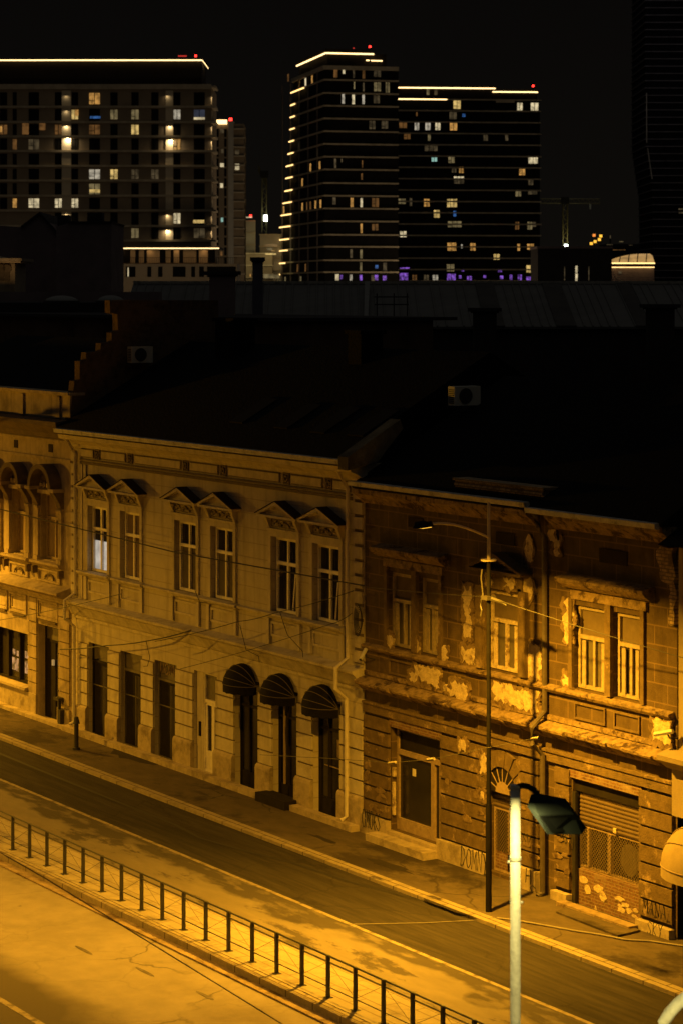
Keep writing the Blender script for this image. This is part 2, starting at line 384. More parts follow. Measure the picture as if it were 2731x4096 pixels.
pts = [G(px, py, -.07) for px, py in [(-300, 2893), (0, 3015), (250, 3118), (470, 3208), (700, 3300), (800, 3353), (980, 3405), (1180, 3455), (1400, 3530), (1712, 3609), (1800, 3632)]]
mb = MB(); vs = []
for i, (x, y) in enumerate(pts): vs += [(x, y - .05 - random.uniform(0, .03), -.070), (x, y + .05 + random.uniform(0, .03), -.070)]
mb.add(vs, [(2 * i, 2 * i + 2, 2 * i + 3, 2 * i + 1) for i in range(len(pts) - 1)])
struct(mb.build('road_wire_shadow', dark_mark))  # flat strip painted as the soft shadow of an overhead wire
mb = MB()
for px, py, l in [(335, 3803), (580, 3890), (820, 3985)] and [(335, 3803, .9), (580, 3890, .9), (820, 3985, .8)]:
    x, y = G(px, py, -.1)
    mb.prism([(x + l * .5 * math.cos(t), y + .055 * math.sin(t), -.096) for t in [2 * math.pi * k / 12 for k in range(12)]], (0, 0, .004))
struct(mb.build('road_tar_patch', mk('worn tarring', (.11, .095, .07), .9, .4, 5)))
for i, (px, py, rx, ry) in enumerate([(1560, 3465, .9, .22), (530, 3020, 1.6, .5), (1830, 3640, 1.3, .2), (1300, 3360, .8, .1)]):
    x, y = G(px, py); 
    struct(MB().prism([(a, b, .003) for a, b in blob(x, y, rx, ry, 18, .35)], (0, 0, .003)).build('pavement_tar_patch', mk('pavement tarring %d' % i, (.03, .025, .02), .9, .2, 4)))

# ------------------------------------------------------------------ fence on the median
fx0 = -2.11 - 1.066 * 8
fence = thing('railing', 'long dark railing of thin posts and double rails on the median platform', 'railing', (5, -9.41, .1))
fxs = [fx0 + 1.0665 * k for k in range(30)]
for k, x in enumerate(fxs):
    p = MB().box(x - .035, x + .035, -9.445, -9.375, .1, 1.0).box(x - .08, x + .08, -9.49, -9.33, .1, .112)
    p.build('post', iron, fence)
for z, r in ((.985, .022), (.86, .014), (.33, .012)):
    MB().tube([(fxs[0], -9.41, z), (fxs[-1], -9.41, z)], r, 6).build('rail', iron, fence)
for k in range(len(fxs) - 1):
    a, b = fxs[k], fxs[k + 1]
    if k % 2 == 0: MB().tube([(a, -9.405, .34), (b, -9.405, .86)], .0045, 4).build('brace', iron, fence)
    else: MB().tube([(a, -9.405, .86), (b, -9.405, .34)], .0045, 4).build('brace', iron, fence)

# ------------------------------------------------------------------ HOUSE 1 (cream)
h1 = thing('townhouse', 'cream two storey house with six tall windows under small pediments', 'house', (-8.7, 0, 0))
WX = [(-16.62, -15.24), (-14.2, -12.88), (-10.4, -9.06), (-8.05, -6.72), (-4.38, -3.0), (-2.03, -.66)]
DO = [(-16.7, -15.18, .02, 3.15), (-14.33, -12.78, .02, 3.16), (-11.9, -10.41, .02, 3.17), (-9.25, -7.79, .1, 3.18)]
AO = [(-6.65, -5.2, .02, 3.35), (-4.37, -2.96, .02, 3.35), (-2.1, -.62, .02, 3.35)]
mb = MB()
wall_holes(mb, -18.0, .6, -.3, 10.2, [(a - .04, b + .04, 5.56, 7.8) for a, b in WX] + DO + AO, 0, .28)
mb.box(-18.0, .6, .6, 9.2, -.3, 10.2)
mb.add([(-18, 0, -.3), (-18, 0, 10.2), (-18, .6, 10.2), (-18, .6, -.3), (.6, 0, -.3), (.6, 0, 10.2), (.6, .6, 10.2), (.6, .6, -.3)], [(0, 1, 2, 3), (4, 5, 6, 7)])
h1w = mb.build('wall', cream, h1)
# cornice, ledge and sill course are extruded profiles
MB().yz([(0.01, 9.72), (-.10, 9.74), (-.14, 9.84), (-.34, 9.96), (-.52, 10.02), (-.56, 10.16), (0.01, 10.2)], -17.97, .75).build('cornice', cream2, h1)
MB().yz([(-.52, 10.2), (-.70, 10.22), (-.72, 10.36), (-.60, 10.38), (-.52, 10.32)], -17.98, .9).build('gutter', zinc, h1)
MB().yz([(.01, 3.86), (-.06, 3.88), (-.07, 3.98), (-.13, 4.02), (-.32, 4.34), (-.40, 4.40), (-.42, 4.48), (.01, 4.56)], -17.8, .62).build('ledge', cream2, h1)
mb = MB()
for a, b in [(-17.35, -15.0), (-14.25, -12.6)] + [(-10.45, -6.4), (-4.45, -.4)]:
    mb.yz([(.01, 5.36), (-.10, 5.40), (-.18, 5.48), (-.18, 5.53), (.01, 5.57)], a, b)
for a, b in [(-15.0, -14.25), (-12.6, -10.45), (-6.4, -4.45)]: mb.yz([(.01, 5.42), (-.10, 5.44), (-.12, 5.52), (.01, 5.54)], a, b)
mb.parts('sill_course', cream2, h1)
MB().box(-17.3, 0, -.035, .005, 9.17, 9.26).box(-17.3, 0, -.06, .005, 9.30, 9.345).parts('frieze_band', groove_shade, h1)  # dark colour stands in for the shaded groove lines of the frieze
PF = [(-17.24, -16.27), (-15.7, -13.92), (-13.27, -10.07), (-9.46, -7.66), (-7.02, -3.94), (-3.31, -1.57), (-.99, -.1)]
for a, b in PF:
    mb = MB(); frame_bars(mb, a, b, 9.40, 9.70, -.03, .005, .035); q_ = mb.build('frieze_panel', groove_shade, h1); MB().box(a + .035, b - .035, -.05, .005, 9.435, 9.665).build('field', cream2, q_)
for a in (-15.98, -13.57, -9.74, -7.32, -3.57, -1.22):
    mb = MB(); frame_bars(mb, a - .17, a + .17, 9.38, 9.72, -.05, .005, .04)
    for t in range(8):
        q = t * math.pi / 4; mb.xz(blob(a + .075 * math.cos(q), 9.55 + .075 * math.sin(q), .035, .035, 6, .1), -.07, .005)
    mb.build('rosette', groove_shade, h1)
for i, (a, b) in enumerate(WX):
    m = (a + b) / 2
    ap = MB(); ap.box(a - .2, a - .04, -.07, .005, 5.58, 7.98); ap.box(b + .04, b + .2, -.07, .005, 5.58, 7.98); ap.box(a - .04, b + .04, -.07, .005, 7.8, 7.98)
    ap.box(a - .26, b + .26, -.11, .005, 7.98, 8.04)
    ap.build('architrave', cream2, h1)
    MB().box(a - .12, b + .12, -.03, .005, 8.06, 8.34).build('ornament_field', cream2, h1)
    orn = MB()
    frame_bars(orn, a - .02, b + .02, 8.08, 8.32, -.06, -.03, .03)
    for k in range(9):
        q = a + .12 + (b - a - .24) * k / 8; orn.xz(blob(q, 8.2 + .05 * math.sin(k * 1.9), .07, .05, 7, .3), -.09, -.03)
    orn.build('ornament', mk('weathered ornament %d' % i, (.24, .20, .12), .9, .4, 9, dirt=(.1, .08, .05), dscale=6, dlo=.5, dhi=.56), h1)
    for s in (a - .2, b + .06):
        MB().yz([(.005, 8.02), (-.08, 8.04), (-.15, 8.2), (-.22, 8.36), (.005, 8.36)], s, s + .14).build('bracket', cream2, h1)
    pd = MB(); x0, x1 = a - .42, b + .42; zb, zt = 8.38, 8.88
    pd.box(x0, x1, -.33, .005, zb, zb + .07)
    pd.xz([(x0 + .1, zb + .07), (x1 - .1, zb + .07), (m, zt - .1)], -.2, .005)
    pd.xz([(x0 - .04, zb + .075), (x0 + .12, zb + .075), (m, zt - .11), (m, zt)], -.36, .005)
    pd.xz([(m, zt), (m, zt - .11), (x1 - .12, zb + .075), (x1 + .04, zb + .075)], -.36, .005)
    q_ = pd.build('pediment', cream2, h1)
    fl_ = MB(); fl_.xz([(x0 - .05, zb + .08), (m, zt + .005), (m, zt + .02), (x0 - .05, zb + .095)], -.385, .004); fl_.build('flashing', ironj, q_)
    fl_ = MB(); fl_.xz([(m, zt + .005), (x1 + .05, zb + .08), (x1 + .05, zb + .095), (m, zt + .02)], -.385, .004); fl_.build('flashing', ironj, q_)
    an = MB(); frame_bars(an, a - .06, b + .06, 4.84, 5.28, -.05, .005, .07); an.build('apron_panel', cream2, h1)
    ap = MB(); ap.box(a - .26, a - .1, -.09, .005, 4.6, 5.36); ap.box(b + .1, b + .26, -.09, .005, 4.6, 5.36); ap.parts('apron_strip', cream2, h1)
    lowm = {0: glass, 1: board, 2: doorb, 3: doorb, 4: glass, 5: glass}[i]
    window(h1, a, b, 5.58, 7.78, .13, 7.02, wframe, board if i == 1 else (glassd if i < 4 else glass), lowm, 6.62 if i == 0 else None, ajar=i >= 4)
# corner strips, quoins and downpipes
for a, b in ((-17.3, -17.12), (-17.02, -16.84)): MB().box(a, b, -.05, .005, 4.58, 9.15).build('pilaster', cream2, h1)
for x0, x1 in ((-17.98, -17.64), (.12, .58)):
    mb = MB(); courses(mb, x0, x1, 4.62, 9.6, -.06, .005, .41, .09); q_ = mb.build('quoins', cream2, h1); MB().box(x0 + .01, x1 - .01, -.012, .004, 4.62, 9.6).build('joints', groove_shade, q_)
for x, z0 in ((-17.5, .25), (-.06, .2)):
    MB().tube([(x, -.44, 10.15), (x, -.44, 10.0), (x, -.12, 9.5), (x, -.12, 4.75), (x, -.52, 4.5), (x, -.52, 3.9), (x, -.16, 3.6), (x, -.16, z0 + .1), (x - .06, -.3, z0)], .06, 8).build('downpipe', pipe_p, h1)
# piers of the ground floor
for a, b in ((-17.4, -16.7), (-15.18, -14.33), (-12.78, -11.9), (-10.41, -9.25), (-7.79, -6.65), (-5.2, -4.37), (-2.96, -2.1), (-.62, .6)):
    mb = MB(); courses(mb, a + .015, b - .015, .95, 3.08, -.06, .005, .42, .055); q_ = mb.build('pier', cream2, h1); MB().box(a + .02, b - .02, -.012, .004, .95, 3.08).build('joints', groove_shade, q_)  # dark backing box paints the shade inside the grooves
    mb = MB(); mb.box(a - .03, b + .0, -.14, .005, .0, .82); mb.yz([(-.14, .82), (-.12, .9), (-.07, .95), (.005, .95), (.005, .82)], a - .03, b + .0); mb.build('plinth', stone, h1)
mb = MB()
for a, b in ((-18, -14), (-13.98, -9.7), (-9.68, -4.55), (-2.75, .58)): mb.box(a, b, -.42, -.145, -.1, .17)
mb.parts('doorstep', stone, h1)
MB().box(-4.5, -2.8, -.55, .0, -.05, .26).build('doorstep', doorm, h1)
def bars(par, x0, x1, z0, z1, y, n, m=iron):
    mb = MB()
    for k in range(n):
        x = x0 + (x1 - x0) * (k + .5) / n; mb.box(x - .012, x + .012, y, y + .02, z0, z1)
    mb.build('grille', m, par)
for i, (a, b, c, d) in enumerate(DO):
    if i < 3:
        dm = MB(); dm.box(a, b, .2, .27, c, d - .62).build('door', doorm, h1); dd = h1.children[-1]
        fr = MB(); frame_bars(fr, a, b, c, d, .14, .22, .06); fr.box(a + .06, b - .06, .14, .22, d - .66, d - .58); fr.build('door_frame', doorb if i else doorm, h1)
        MB().box(a + .06, b - .06, .19, .2, d - .58, d - .06).build('transom_panel', doorb, h1)
        bars(dd, a + .75, b - .1, c + .1, d - .75, .15, 7, doorb)
        MB().box(a + .06, b - .06, .15, .19, 1.7, 1.73).build('push_bar', doorb, dd)
        if i == 1: MB().box(b - .42, b - .3, .17, .19, 2.2, 2.4).build('sign', doorb, dd)
    else:
        MB().box(a, a + .45, .1, .27, c, d).build('side_panel', cream2, h1)
        fr = MB(); frame_bars(fr, a + .45, b, c, d, .12, .2, .06); fr.box(a + .5, b - .06, .12, .2, 2.25, 2.34); fr.build('door_frame', wframe, h1)
        de = MB(); x0, x1 = a + .51, b - .06; m = (x0 + x1) / 2
        for p, q in ((x0, m), (m, x1)): frame_bars(de, p, q, c, 2.25, .15, .2, .09); de.box(p + .09, q - .09, .15, .19, .2, .75)
        dd = de.build('door', wframe, h1)
        MB().box(x0 + .09, x1 - .09, .195, .2, .75, 2.16).build('glass', glassd, dd)
        MB().box(x0, x1, .19, .2, 2.34, d - .06).build('transom_panel', doorb, h1)
        MB().box(a + .18, a + .28, .06, .1, 1.15, 1.6).build('letter_box', doorm, h1)
for i, (a, b, c, d) in enumerate(AO):
    fr = MB(); frame_bars(fr, a, b, c, d, .18, .26, .07); m = a + .55
    fr.box(m - .03, m + .03, .18, .26, c + .07, d - .07); fr.box(a + .07, b - .07, .19, .25, 2.45, 2.52); fr.box(a + .07, b - .07, .19, .25, .07, .5)
    f_ = fr.build('door', pipe_p if 0 else doorm, h1)
    MB().box(a + .07, b - .07, .24, .25, .5, d - .07).build('glass', glassd, f_)
    if i == 1:
        MB().box(a + .32, a + .40, .16, .19, .5, 3.1).build('door_edge', wframe_b, f_)
        MB().box(b - .42, b - .05, .2, .22, 1.1, 1.32).box(b - .35, b - .2, .2, .22, .75, .9).parts('notice', wframe, f_)
    if i == 2: MB().box(b - .52, b - .36, .2, .22, 1.75, 2.25).build('notice', wframe_b, f_); MB().box(a + .3, b - .1, .19, .2, 1.42, 1.45).build('push_bar', wframe_b, f_)
# spray paint on the transom of the third door
# roof
rf = MB(); rf.yz([(-.62, 10.4), (4.6, 13.28), (9.6, 10.4), (9.6, 10.2), (-.55, 10.33)], -18.0, .2).build('roof', rooft, h1); rfo = h1.children[-1]
def on_roof(px, py, y0=-.62, z0=10.4, k=(13.28 - 10.4) / 5.22):
    d = ray(px, py)       # plane z = z0 + k (y - y0)
    t = (z0 + k * (CY - y0) - H) / (d[2] - k * d[1])
    return Vector((CX + t * d[0], CY + t * d[1], H + t * d[2]))
for c in ((920, 1690, 1040, 1595), (1095, 1712, 1225, 1618), (1240, 1730, 1380, 1630), (1390, 1742, 1530, 1640)):
    a, b = on_roof(c[0], c[1]), on_roof(c[2], c[3])
    x0, x1 = a.x, a.x + .8
    for nm, g, mt in (('skylight', .03, zinc), ):
        n = Vector((0, -.48, .877)) * .05
        MB().prism([(x0, a.y, a.z), (x1, a.y, a.z), (x1, b.y, b.z), (x0, b.y, b.z)], n).build('skylight', mk('roof window', (.012, .012, .012), .9, .1, 2), rfo)
mb = MB(); mb.yz([(-.78, 10.1), (-.78, 10.46), (.95, 11.46), (1.05, 11.2), (.2, 10.3)], .48, .98); mb.cur = 0; mb.build('gable_coping', mk('grey coping render', (.13, .12, .085), .9, .3, 3, .4, 20, dirt=(.06, .055, .045), dscale=.8, dlo=.45, dhi=.6), h1)
for px, y0, y1, w in ((1450, 1335, 1460, .75), (930, 1285, 1350, 1.3)):
    x, z = F(px, y0, 4.0); MB().box(x - w / 2, x + w / 2, 3.7, 4.5, 12.4, z).box(x - w / 2 - .08, x + w / 2 + .08, 3.62, 4.58, z, z + .12).build('chimney', rooft, rfo)
# awnings: folding canopies hinged at both ends
for i, (c, lab) in enumerate(((-5.99, 'black folding shop awning over the door nearest the pale glazed house door'),
                              (-3.76, 'black folding shop awning over the door with the dark step'),
                              (-1.40, 'black folding shop awning beside the pale downpipe of the cream house'))):
    aw = thing('awning', lab, 'awning', (c, -.06, 3.2), 'black awnings over the shop doors')
    a_, rz, ry = .76, .62, .60; nf, nt_ = 9, 14; mb = MB(); vs = []
    P = lambda ph, t: (c + a_ * math.cos(t), -.07 - ry * math.sin(ph) * math.sin(t), 3.2 + rz * math.cos(ph) * math.sin(t))
    for u in range(nf + 1):
        for w in range(nt_ + 1): vs.append(P(u / nf * math.pi / 2, w / nt_ * math.pi))
    fs = [(u * (nt_ + 1) + w, u * (nt_ + 1) + w + 1, (u + 1) * (nt_ + 1) + w + 1, (u + 1) * (nt_ + 1) + w) for u in range(nf) for w in range(nt_)]
    b0 = len(vs)
    for w in range(nt_ + 1): p = P(math.pi / 2, w / nt_ * math.pi); vs.append((p[0], p[1], 2.98 - .025 * (w % 2)))
    fs += [(nf * (nt_ + 1) + w, nf * (nt_ + 1) + w + 1, b0 + w + 1, b0 + w) for w in range(nt_)]
    mb.add(vs, fs); mb.build('canopy', awnm, aw, True)
    for k in (.25, .5, .78, 1.0):
        MB().tube([Vector(P(k * math.pi / 2, w / 20 * math.pi)) + Vector((0, -.012, .012)) for w in range(21)], .011, 5).build('hoop', awn_s, aw)

# ------------------------------------------------------------------ HOUSE 0 (ornate, left)
h0 = thing('ornate_townhouse', 'ornate ochre house with round hooded windows and a high parapet', 'house', (-24, 0, 0))
WO = [(-27.9, -26.55), (-25.4, -24.1), (-22.95, -21.63), (-20.5, -18.98)]
mb = MB()
HO = [(a, b, 5.62, 7.95) for a, b in WO] + [(-24.6, -21.55, .95, 2.82), (-20.72, -19.02, .02, 3.31), (-28.5, -25.4, .95, 2.82)]
wall_holes(mb, -34, -18.01, -.3, 10.62, HO, 0, .34)
mb.box(-34, -18.01, .7, 9, -.3, 10.62); mb.box(-75, -34.0, -.01, 16, -.3, 12.5)
mb.add([(-18.01, 0, -.3), (-18.01, 0, 10.62), (-18.01, .7, 10.62), (-18.01, .7, -.3)], [(0, 1, 2, 3)])
mb.build('wall', ochre, h0)
mb = MB(); mb.box(-34, -18.06, -.05, .45, 10.63, 11.46); mb.build('parapet', ochre, h0)
mb = MB()
for x in (-30.5, -27.6, -24.85, -21.95, -18.95): mb.box(x - .18, x + .18, -.12, -.05, 10.66, 11.4)
mb.box(-34, -18.0, -.16, .5, 11.46, 11.56); mb.build('parapet_coping', ochre, h0)
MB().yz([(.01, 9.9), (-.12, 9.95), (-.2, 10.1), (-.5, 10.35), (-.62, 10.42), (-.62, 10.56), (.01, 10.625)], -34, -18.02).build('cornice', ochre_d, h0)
mb = MB(); mb.box(-34, -18.05, -.05, .005, 9.15, 9.25); mb.box(-34, -18.05, -.05, .005, 9.8, 9.88); mb.parts('frieze_band', ochre, h0)
for x in (-22.6, -19.7, -25.5): MB().box(x - .16, x + .16, -.02, .004, 9.42, 9.7).build('vent_hole', ironj, h0)
for (a, b) in WO:
    m = (a + b) / 2
    window(h0, a, b, 5.64, 7.93, .24, 7.08, wframe_b, blind, blind, split_top=False)
    for s in (a - .32, b + .06):
        MB().box(s, s + .26, -.10, .005, 5.62, 7.45).box(s - .04, s + .3, -.15, .005, 5.55, 5.75).box(s - .04, s + .3, -.15, .005, 7.4, 7.5).build('pilaster', ochre, h0)
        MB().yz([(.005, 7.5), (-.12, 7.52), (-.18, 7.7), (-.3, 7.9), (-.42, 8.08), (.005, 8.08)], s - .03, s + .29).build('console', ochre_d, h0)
        MB().box(s - .08, s + .34, -.46, .005, 8.085, 8.2).build('impost', ochre, h0)
    mb = MB(); mb.box(a - .05, b + .05, -.14, .005, 7.96, 8.1); mb.box(a - .05, b + .05, -.06, .005, 8.1, 8.32)
    for k in range(5): mb.xz(blob(a + .2 + (b - a - .4) * k / 4, 8.25, .11, .09, 8, .3), -.12, -.06)
    mb.build('lintel', ochre, h0)
    ar = MB(); n = 14; ro, ri = (b - a) / 2 + .17, (b - a) / 2 - .02
    for k in range(n):
        t0, t1 = math.pi * k / n, math.pi * (k + 1) / n
        ar.prism([(m + q * math.cos(t), -.46, 8.2 + q * .88 * math.sin(t)) for q, t in ((ri, t0), (ro, t0), (ro, t1), (ri, t1))], (0, .465, 0))
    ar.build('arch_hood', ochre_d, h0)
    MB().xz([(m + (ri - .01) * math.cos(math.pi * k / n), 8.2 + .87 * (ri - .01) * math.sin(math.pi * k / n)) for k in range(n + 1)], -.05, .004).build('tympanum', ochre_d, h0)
    MB().yz([(.005, 5.36), (-.12, 5.4), (-.26, 5.5), (-.26, 5.58), (.005, 5.6)], a - .45, b + .4).build('sill', ochre, h0)
    MB().box(a - .4, a - .28, -.2, .005, 5.1, 5.36).box(b + .22, b + .34, -.2, .005, 5.1, 5.36).parts('sill_bracket', ochre_d, h0)
    ap = MB(); frame_bars(ap, a - .15, b + .12, 4.86, 5.3, -.06, .005, .06); ap.build('apron_panel', ochre, h0)
    MB().tube([(m + .36 * math.cos(t), -.04, 4.95 + .2 * math.sin(t)) for t in [math.pi * k / 10 for k in range(11)]], .035, 6).xz(blob(m, 5.12, .09, .05, 8, .2), -.08, 0).build('apron_scroll', ochre_d, h0)
MB().yz([(.01, 4.28), (-.1, 4.3), (-.16, 4.42), (-.5, 4.55), (-.58, 4.6), (-.58, 4.68), (.01, 4.84)], -34, -18.03).build('ledge', ochre, h0)
for a, b in ((-21.5, -20.76), (-18.98, -18.1), (-25.35, -24.65), (-29.5, -28.55)):
    mb = MB(); courses(mb, a + .02, b - .02, .75, 4.2, -.06, .005); q_ = mb.build('pier', ochre, h0); MB().box(a + .03, b - .03, -.012, .004, .75, 4.2).build('joints', groove_shade, q_)
for a, b in ((-24.4, -23.3), (-23.1, -21.65), (-20.7, -19.04)):
    mb = MB(); frame_bars(mb, a, b, 3.52, 4.2, -.06, .005, .06); frame_bars(mb, a + .14, b - .14, 3.64, 4.1, -.03, .005, .04); mb.build('wall_panel', ochre, h0)
    MB().box(a + .12, b - .12, -.09, -.01, 3.44, 3.5).build('panel_sill', ochre_d, h0)
MB().box(-34, -20.74, -.1, .005, -.2, .8).box(-19.0, -18.06, -.1, .005, -.2, .62).build('plinth', stone, h0)
MB().yz([(.005, .8), (-.2, .84), (-.2, .93), (.005, .96)], -24.7, -21.45).build('shop_sill', stone, h0)
MB().box(-34, -18.02, -.36, -.1, -.1, .12).build('doorstep', stone, h0)
fr = MB(); frame_bars(fr, -24.6, -21.55, .96, 2.82, .2, .3, .08)
for x in (-23.7, -22.72): fr.box(x - .06, x + .06, .18, .3, 1.04, 2.74)
sw = fr.build('shop_window', doorm, h0)
MB().box(-24.5, -21.63, .29, .3, 1.04, 2.74).build('glass', glassd, sw)
for a, b, c, d in ((-23.55, -23.25, 1.3, 1.75), (-23.2, -22.82, 1.28, 1.75), (-23.18, -22.85, 1.83, 2.02), (-23.5, -23.3, 1.85, 2.05), (-22.45, -22.2, 1.3, 1.75), (-22.15, -21.75, 1.28, 1.75), (-22.45, -21.95, 1.85, 2.1)):
    MB().box(a, b, .275, .285, c, d).build('picture', pictm, sw)
fr = MB(); frame_bars(fr, -20.72, -19.02, .02, 3.31, .26, .34, .09); fr.box(-20.63, -19.11, .26, .34, 2.7, 2.78); fr.build('door_frame', doorm, h0)
MB().box(-20.63, -19.11, .3, .32, 2.78, 3.2).build('transom_panel', doorb, h0)
de = MB(); de.box(-20.63, -19.9, .28, .34, .04, 2.7); de.box(-19.9, -19.11, .32, .36, .04, 2.7); dd = de.build('door', doorm, h0)
MB().box(-19.82, -19.2, .3, .318, .6, 2.55).build('glass', glassd, dd)
MB().box(-20.05, -19.95, .2, .27, 1.9, 2.1).box(-19.5, -19.36, .2, .27, 1.95, 2.1).parts('door_lamp', emit('small warm lamp', (1, .6, .2), .35), dd)
MB().box(-18.9, -18.5, -.28, -.07, .9, 1.0).box(-18.75, -18.65, -.2, -.1, .15, .9).box(-18.6, -18.4, -.26, -.1, .1, .6).build('gas_meter_pipe', iron, h0)
MB().yz([(.5, 11.2), (5.2, 13.25), (9, 11.2), (9, 10.7), (.5, 10.7)], -34, -18.45).build('roof', rooft, h0)
# gable wall of the neighbour rising over the cream house
pp = [(281, 1678), (765, 1356), (874, 1356), (874, 1200), (440, 1200), (440, 1250), (470, 1256), (472, 1322), (447, 1330), (447, 1368), (404, 1372), (402, 1405), (345, 1409), (343, 1440), (319, 1444), (319, 1520), (298, 1524)]
mb = MB(); mb.yz([XP(a, b, -18.02) for a, b in pp], -18.42, -18.02); mb.build('gable_wall', brickx, h0)
# ------------------------------------------------------------------ rear wings behind the ornate house
rw = thing('rear_wing', 'long low rear wing with a faded reddish wall behind the ornate house', 'house', (-30, 8, 0))
a = F(0, 1262, 9.5); b = F(0, 1395, 9.5)
MB().box(-62, -19.5, 9.5, 16, 0, a[1]).build('wall', mk('faded reddish render', (.12, .075, .05), .9, .3, 1, .2, 20, dirt=(.05, .035, .025), dscale=.5, dlo=.5, dhi=.65), rw)
MB().box(-62, -19.3, 9.2, 17, a[1], a[1] + .12).build('roof', silh2, rw)
for i, (px0, px1, y) in enumerate(((179, 313, 1181), (388, 497, 1180))):
    v0, v1 = WD(px0, 1206, 118), WD(px1, 1206, 118)
    c = (v0 + v1) / 2; r_ = (v1 - v0).length / 2; zt = WD(px0, y, 118).z
    vd = thing('roof_dome', ('left hand', 'right hand')[i] + ' pale shallow roof light dome on the dark flat roof', 'roof dome', (c.x, c.y, v0.z), 'shallow domes on the flat roof')
    mb = MB(); vs = []; fs = []
    for a_ in range(7):
        for k in range(18):
            t = a_ / 6 * math.pi / 2; vs.append((c.x + r_ * math.cos(t) * math.cos(k * math.pi / 9), c.y + r_ * math.cos(t) * math.sin(k * math.pi / 9), v0.z + (zt - v0.z) * math.sin(t)))
    for a_ in range(6):
        for k in range(18): fs.append((a_ * 18 + k, a_ * 18 + (k + 1) % 18, a_ * 18 + 18 + (k + 1) % 18, a_ * 18 + 18 + k))
    mb.add(vs, fs).build('dome_shell', vault, vd, True)
    MB().tube([(c.x + r_ * 1.02 * math.cos(k * math.pi / 9), c.y + r_ * 1.02 * math.sin(k * math.pi / 9), v0.z) for k in range(19)], .06, 5).build('dome_rim', silh2, vd)
fb = Frame(300, 121)
fr_ = thing('flat_roofed_hall', 'dark flat roofed hall carrying the shallow roof domes', 'hall', tuple(fb((0, 0, 0))))
u0, z0 = fb.hit(-120, 1206); u1, _ = fb.hit(560, 1206)
MB(fb).box(u0, u1, -6, 12, 0, z0 - .02).build('wall', silh2, fr_)
MB(fb).box(u0 - .2, u1 + .2, 10, 12.2, z0 - .02, z0 + .5).build('parapet', silh, fr_)

# ------------------------------------------------------------------ HOUSE 2 (run down, right)
h2 = thing('rundown_townhouse', 'run down brown house with flaking plaster, boarded windows and a roller shutter', 'house', (7, 0, 0))
W2 = [(1.8, 3.05), (3.28, 4.3), (6.4, 7.86), (10.1, 11.42), (11.64, 12.72)]
Z2 = (5.3, 7.35)
SA, SB, SC = (1.95, 4.32, .3, 3.1), (6.5, 7.85, .1, 2.2), (10.05, 12.65, -.65, 3.07)
mb = MB()
wall_holes(mb, .6, 14.0, -.75, 9.6, [(a, b, *Z2) for a, b in W2] + [SA, SB, SC], .03, .3)
mb.box(.6, 14.0, .6, 9, -.75, 9.6)
mb.build('wall', brownp, h2)
SOF = 9.15
MB().yz([(.03, SOF), (-.1, SOF + .02), (-.2, SOF + .14), (-.42, SOF + .3), (-.42, SOF + .42), (.03, SOF + .45)], .66, 8.7).yz([(.03, SOF), (-.1, SOF + .02), (-.2, SOF + .14), (-.42, SOF + .3), (-.42, SOF + .42), (.03, SOF + .45)], 9.45, 14.0).build('cornice', brownm, h2)
mb = MB()
for a, b, z in ((.66, 8.85, 9.72), (8.86, 13.9, 9.6)): mb.yz([(-.35, z - .1), (-.56, z - .06), (-.58, z + .06), (-.42, z + .08)], a, b)
mb.build('gutter', zinc, h2)
MB().yz([(-.45, 9.68), (4.8, 12.6), (9.5, 9.6), (9.5, 9.45), (-.4, 9.58)], .62, 14.0).build('roof', rooft, h2); rf2 = h2.children[-1]
MB().box(5.1, 8.95, -.05, .45, 9.72, 10.08).box(5.05, 9.0, -.1, .5, 10.08, 10.14).build('attic_wall', brickl, h2)
mb = MB()
for k in range(2): mb.box(5.1, 8.95, -.09, -.05, 9.78 + .17 * k, 9.84 + .17 * k)
mb.parts('attic_brick_band', brickl, h2)
mb = MB()
SILLS = []
x = .66
while x < 13.9:
    l = random.uniform(.35, .9); e = min(x + l, 13.9); q = random.uniform(-.04, .03)
    mb.yz([(.03, 5.06), (-.07, 5.08), (-.15 + q, 5.16), (-.16 + q, 5.22 + q * .4), (.03, 5.27)], x, e); x = e + .004
mb.build('sill_course', brownm, h2)
mb = MB(); x = .64
while x < 13.95:
    l = random.uniform(.2, .6); e = min(x + l, 13.95); q = random.uniform(-.08, .05)
    mb.yz([(.03, 3.92), (-.1, 3.98), (-.2 + q * .5, 4.08), (-.34 + q, 4.16), (-.36 + q, 4.24 + q * .4), (-.2, 4.30), (.03, 4.36)], x, e); x = e + .004
mb.build('ledge', brownm, h2)
MB().box(.64, 13.95, -.07, .025, 3.36, 3.6).box(.64, 13.95, -.11, .025, 3.6, 3.66).build('ledge_frieze', brownr, h2)
MB().box(.64, 13.9, -.03, .025, 4.38, 4.5).build('apron_base', brownm, h2)
board2 = mk('brown blind', (.13, .10, .06), .85, .15, 4)
h2frame = mk('worn pale window paint', (.29, .235, .145), .75, .3, 8)
for i, (a, b) in enumerate(W2):
    window(h2, a + .02, b - .02, Z2[0] + .02, Z2[1] - .02, .17, 6.58, bare if i == 2 else h2frame, board2, doorb, split_top=False)
    for s in (a - .14, b):
        if i in (0, 3) and s == b or i in (1, 4) and s < a: continue
        MB().box(s, s + .14, -.05, .025, 5.28, 7.5).build('architrave', brownr, h2)
    MB().box(a + .2, a + .34, .12, .16, 5.36, 6.5).box(b - .36, b - .24, .12, .16, 5.36, 6.5).parts('sash', bare if i == 2 else h2frame, h2)
    mb = MB(); frame_bars(mb, a + .05, b - .05, 4.56, 4.98, -.02, .025, .05); mb.build('apron_panel', brownr, h2)
